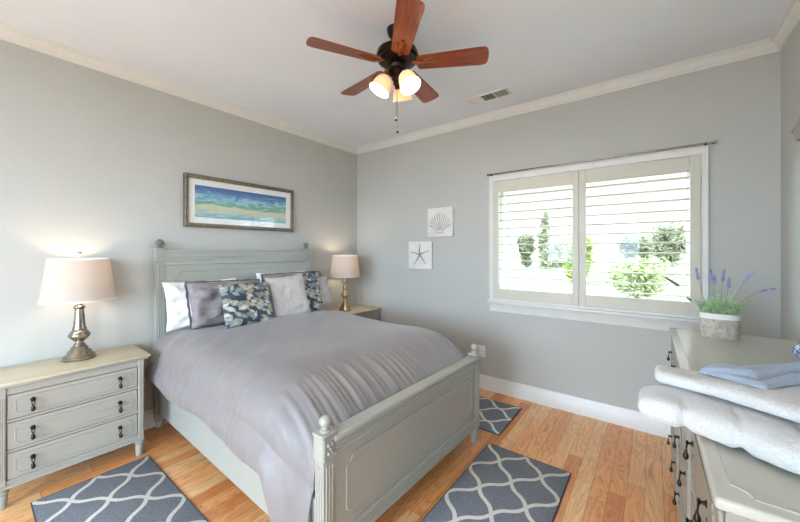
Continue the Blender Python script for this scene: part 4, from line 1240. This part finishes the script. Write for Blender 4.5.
def tree(lab, px, dist, ytop, ybot, wpx, mat, seed, nleaf=2600, leaf=0.0, shape='round', grp='trees in the field beyond the window'):
    x, y = rayp(px, dist)
    top = 1.37 + (251 - ytop) / 333 * dist
    base = -0.75
    cb = max(base + 0.15, 1.37 + (251 - ybot) / 333 * dist)
    rw = wpx / 333 * dist / 2
    r = random.Random(seed)
    t = thing('tree', lab, 'tree', (x, y, base), 0, grp)
    b = BM(); hh = top - base
    tube(b, [(0, 0, 0), (0.02 * rw, 0, hh * 0.4), (0, 0, hh * 0.85)], [rw * 0.07 + 0.03, rw * 0.05 + 0.02, 0.02], 8)
    for k_ in range(7):
        a = k_ * 2.4; z = (cb - base) + (top - cb) * (0.15 + 0.09 * k_)
        tube(b, [(0, 0, z * 0.8), (math.cos(a) * rw * 0.35, math.sin(a) * rw * 0.35, z), (math.cos(a) * rw * 0.6, math.sin(a) * rw * 0.6, z + 0.1 * rw)], [rw * 0.035, rw * 0.02, 0.01], 6)
    obj('trunk', b, 'bark', t)
    blobs = []
    for k_ in range(44 if shape == 'round' else 16):
        if shape == 'round':
            a = r.uniform(0, 2 * PI); zz = r.uniform(0.12, 0.85); rr = r.uniform(0, 0.62) * math.sin(PI * (0.15 + 0.8 * (1 - zz)) ** 0.8)
            blobs.append((math.cos(a) * rr * rw, math.sin(a) * rr * rw, (cb - base) + zz * (top - cb), rw * r.uniform(0.16, 0.34), (top - cb) * r.uniform(0.08, 0.15)))
        else:
            zz = k_ / 16; rr = 0.35 * (1 - zz)
            a = r.uniform(0, 2 * PI)
            blobs.append((math.cos(a) * rr * rw, math.sin(a) * rr * rw, (cb - base) + (0.05 + zz * 0.93) * (top - cb), rw * (0.65 * (1 - zz) + 0.18), (top - cb) * 0.06))
    blobs.append((0, 0, (cb - base) + 0.5 * (top - cb), rw * 0.5, (top - cb) * 0.4)) if shape == 'round' else None
    b = BM(); ls = leaf or 0.02 * dist * 0.5
    for q in range(nleaf):
        cx, cy, cz, br, bz = blobs[q % len(blobs)]
        d = Vector((r.gauss(0, 1), r.gauss(0, 1), r.gauss(0, 1))).normalized() * abs(r.gauss(0.8, 0.3))
        p = Vector((cx + d.x * br, cy + d.y * br, cz + d.z * bz))
        a1 = Vector((r.gauss(0, 1), r.gauss(0, 1), r.gauss(0, 1))).normalized(); a2 = a1.orthogonal().normalized()
        s_ = ls * r.uniform(0.6, 1.2)
        b.faces.new([b.verts.new(v_) for v_ in (p - a1 * s_, p + a2 * s_ * 0.5, p + a1 * s_, p - a2 * s_ * 0.5)])
    f_ = obj('crown', b, mat, t, recalc=False)
    return t
tree('dark round tree seen left of the tall thin tree', 526, 42, 232, 266, 22, 'leafdark', 1, 3000, 0.22)
tree('small dark tree between the tall thin conifer and the bright tree', 558, 43, 243, 268, 20, 'leafdark', 12, 2600, 0.22)
tree('tall thin grey-green conifer seen through the left shutter', 546, 40, 211, 267, 19, 'leafblue', 2, 1700, 0.28, 'cone')
tree('bright yellow-green tree behind the centre shutter stile', 577, 22, 234, 282, 44, 'leafbright', 3, 5200, 0.14)
tree('large dark tree at left of the right shutter view', 634, 45, 234, 264, 42, 'leafdark', 4, 4500, 0.26)
tree('large dark tree at right of the right shutter view', 668, 47, 223, 266, 52, 'leafblue', 5, 5000, 0.26)
tree('low pale green bush in front of the large dark trees', 638, 14, 257, 300, 74, 'leafpale', 6, 4500, 0.085)
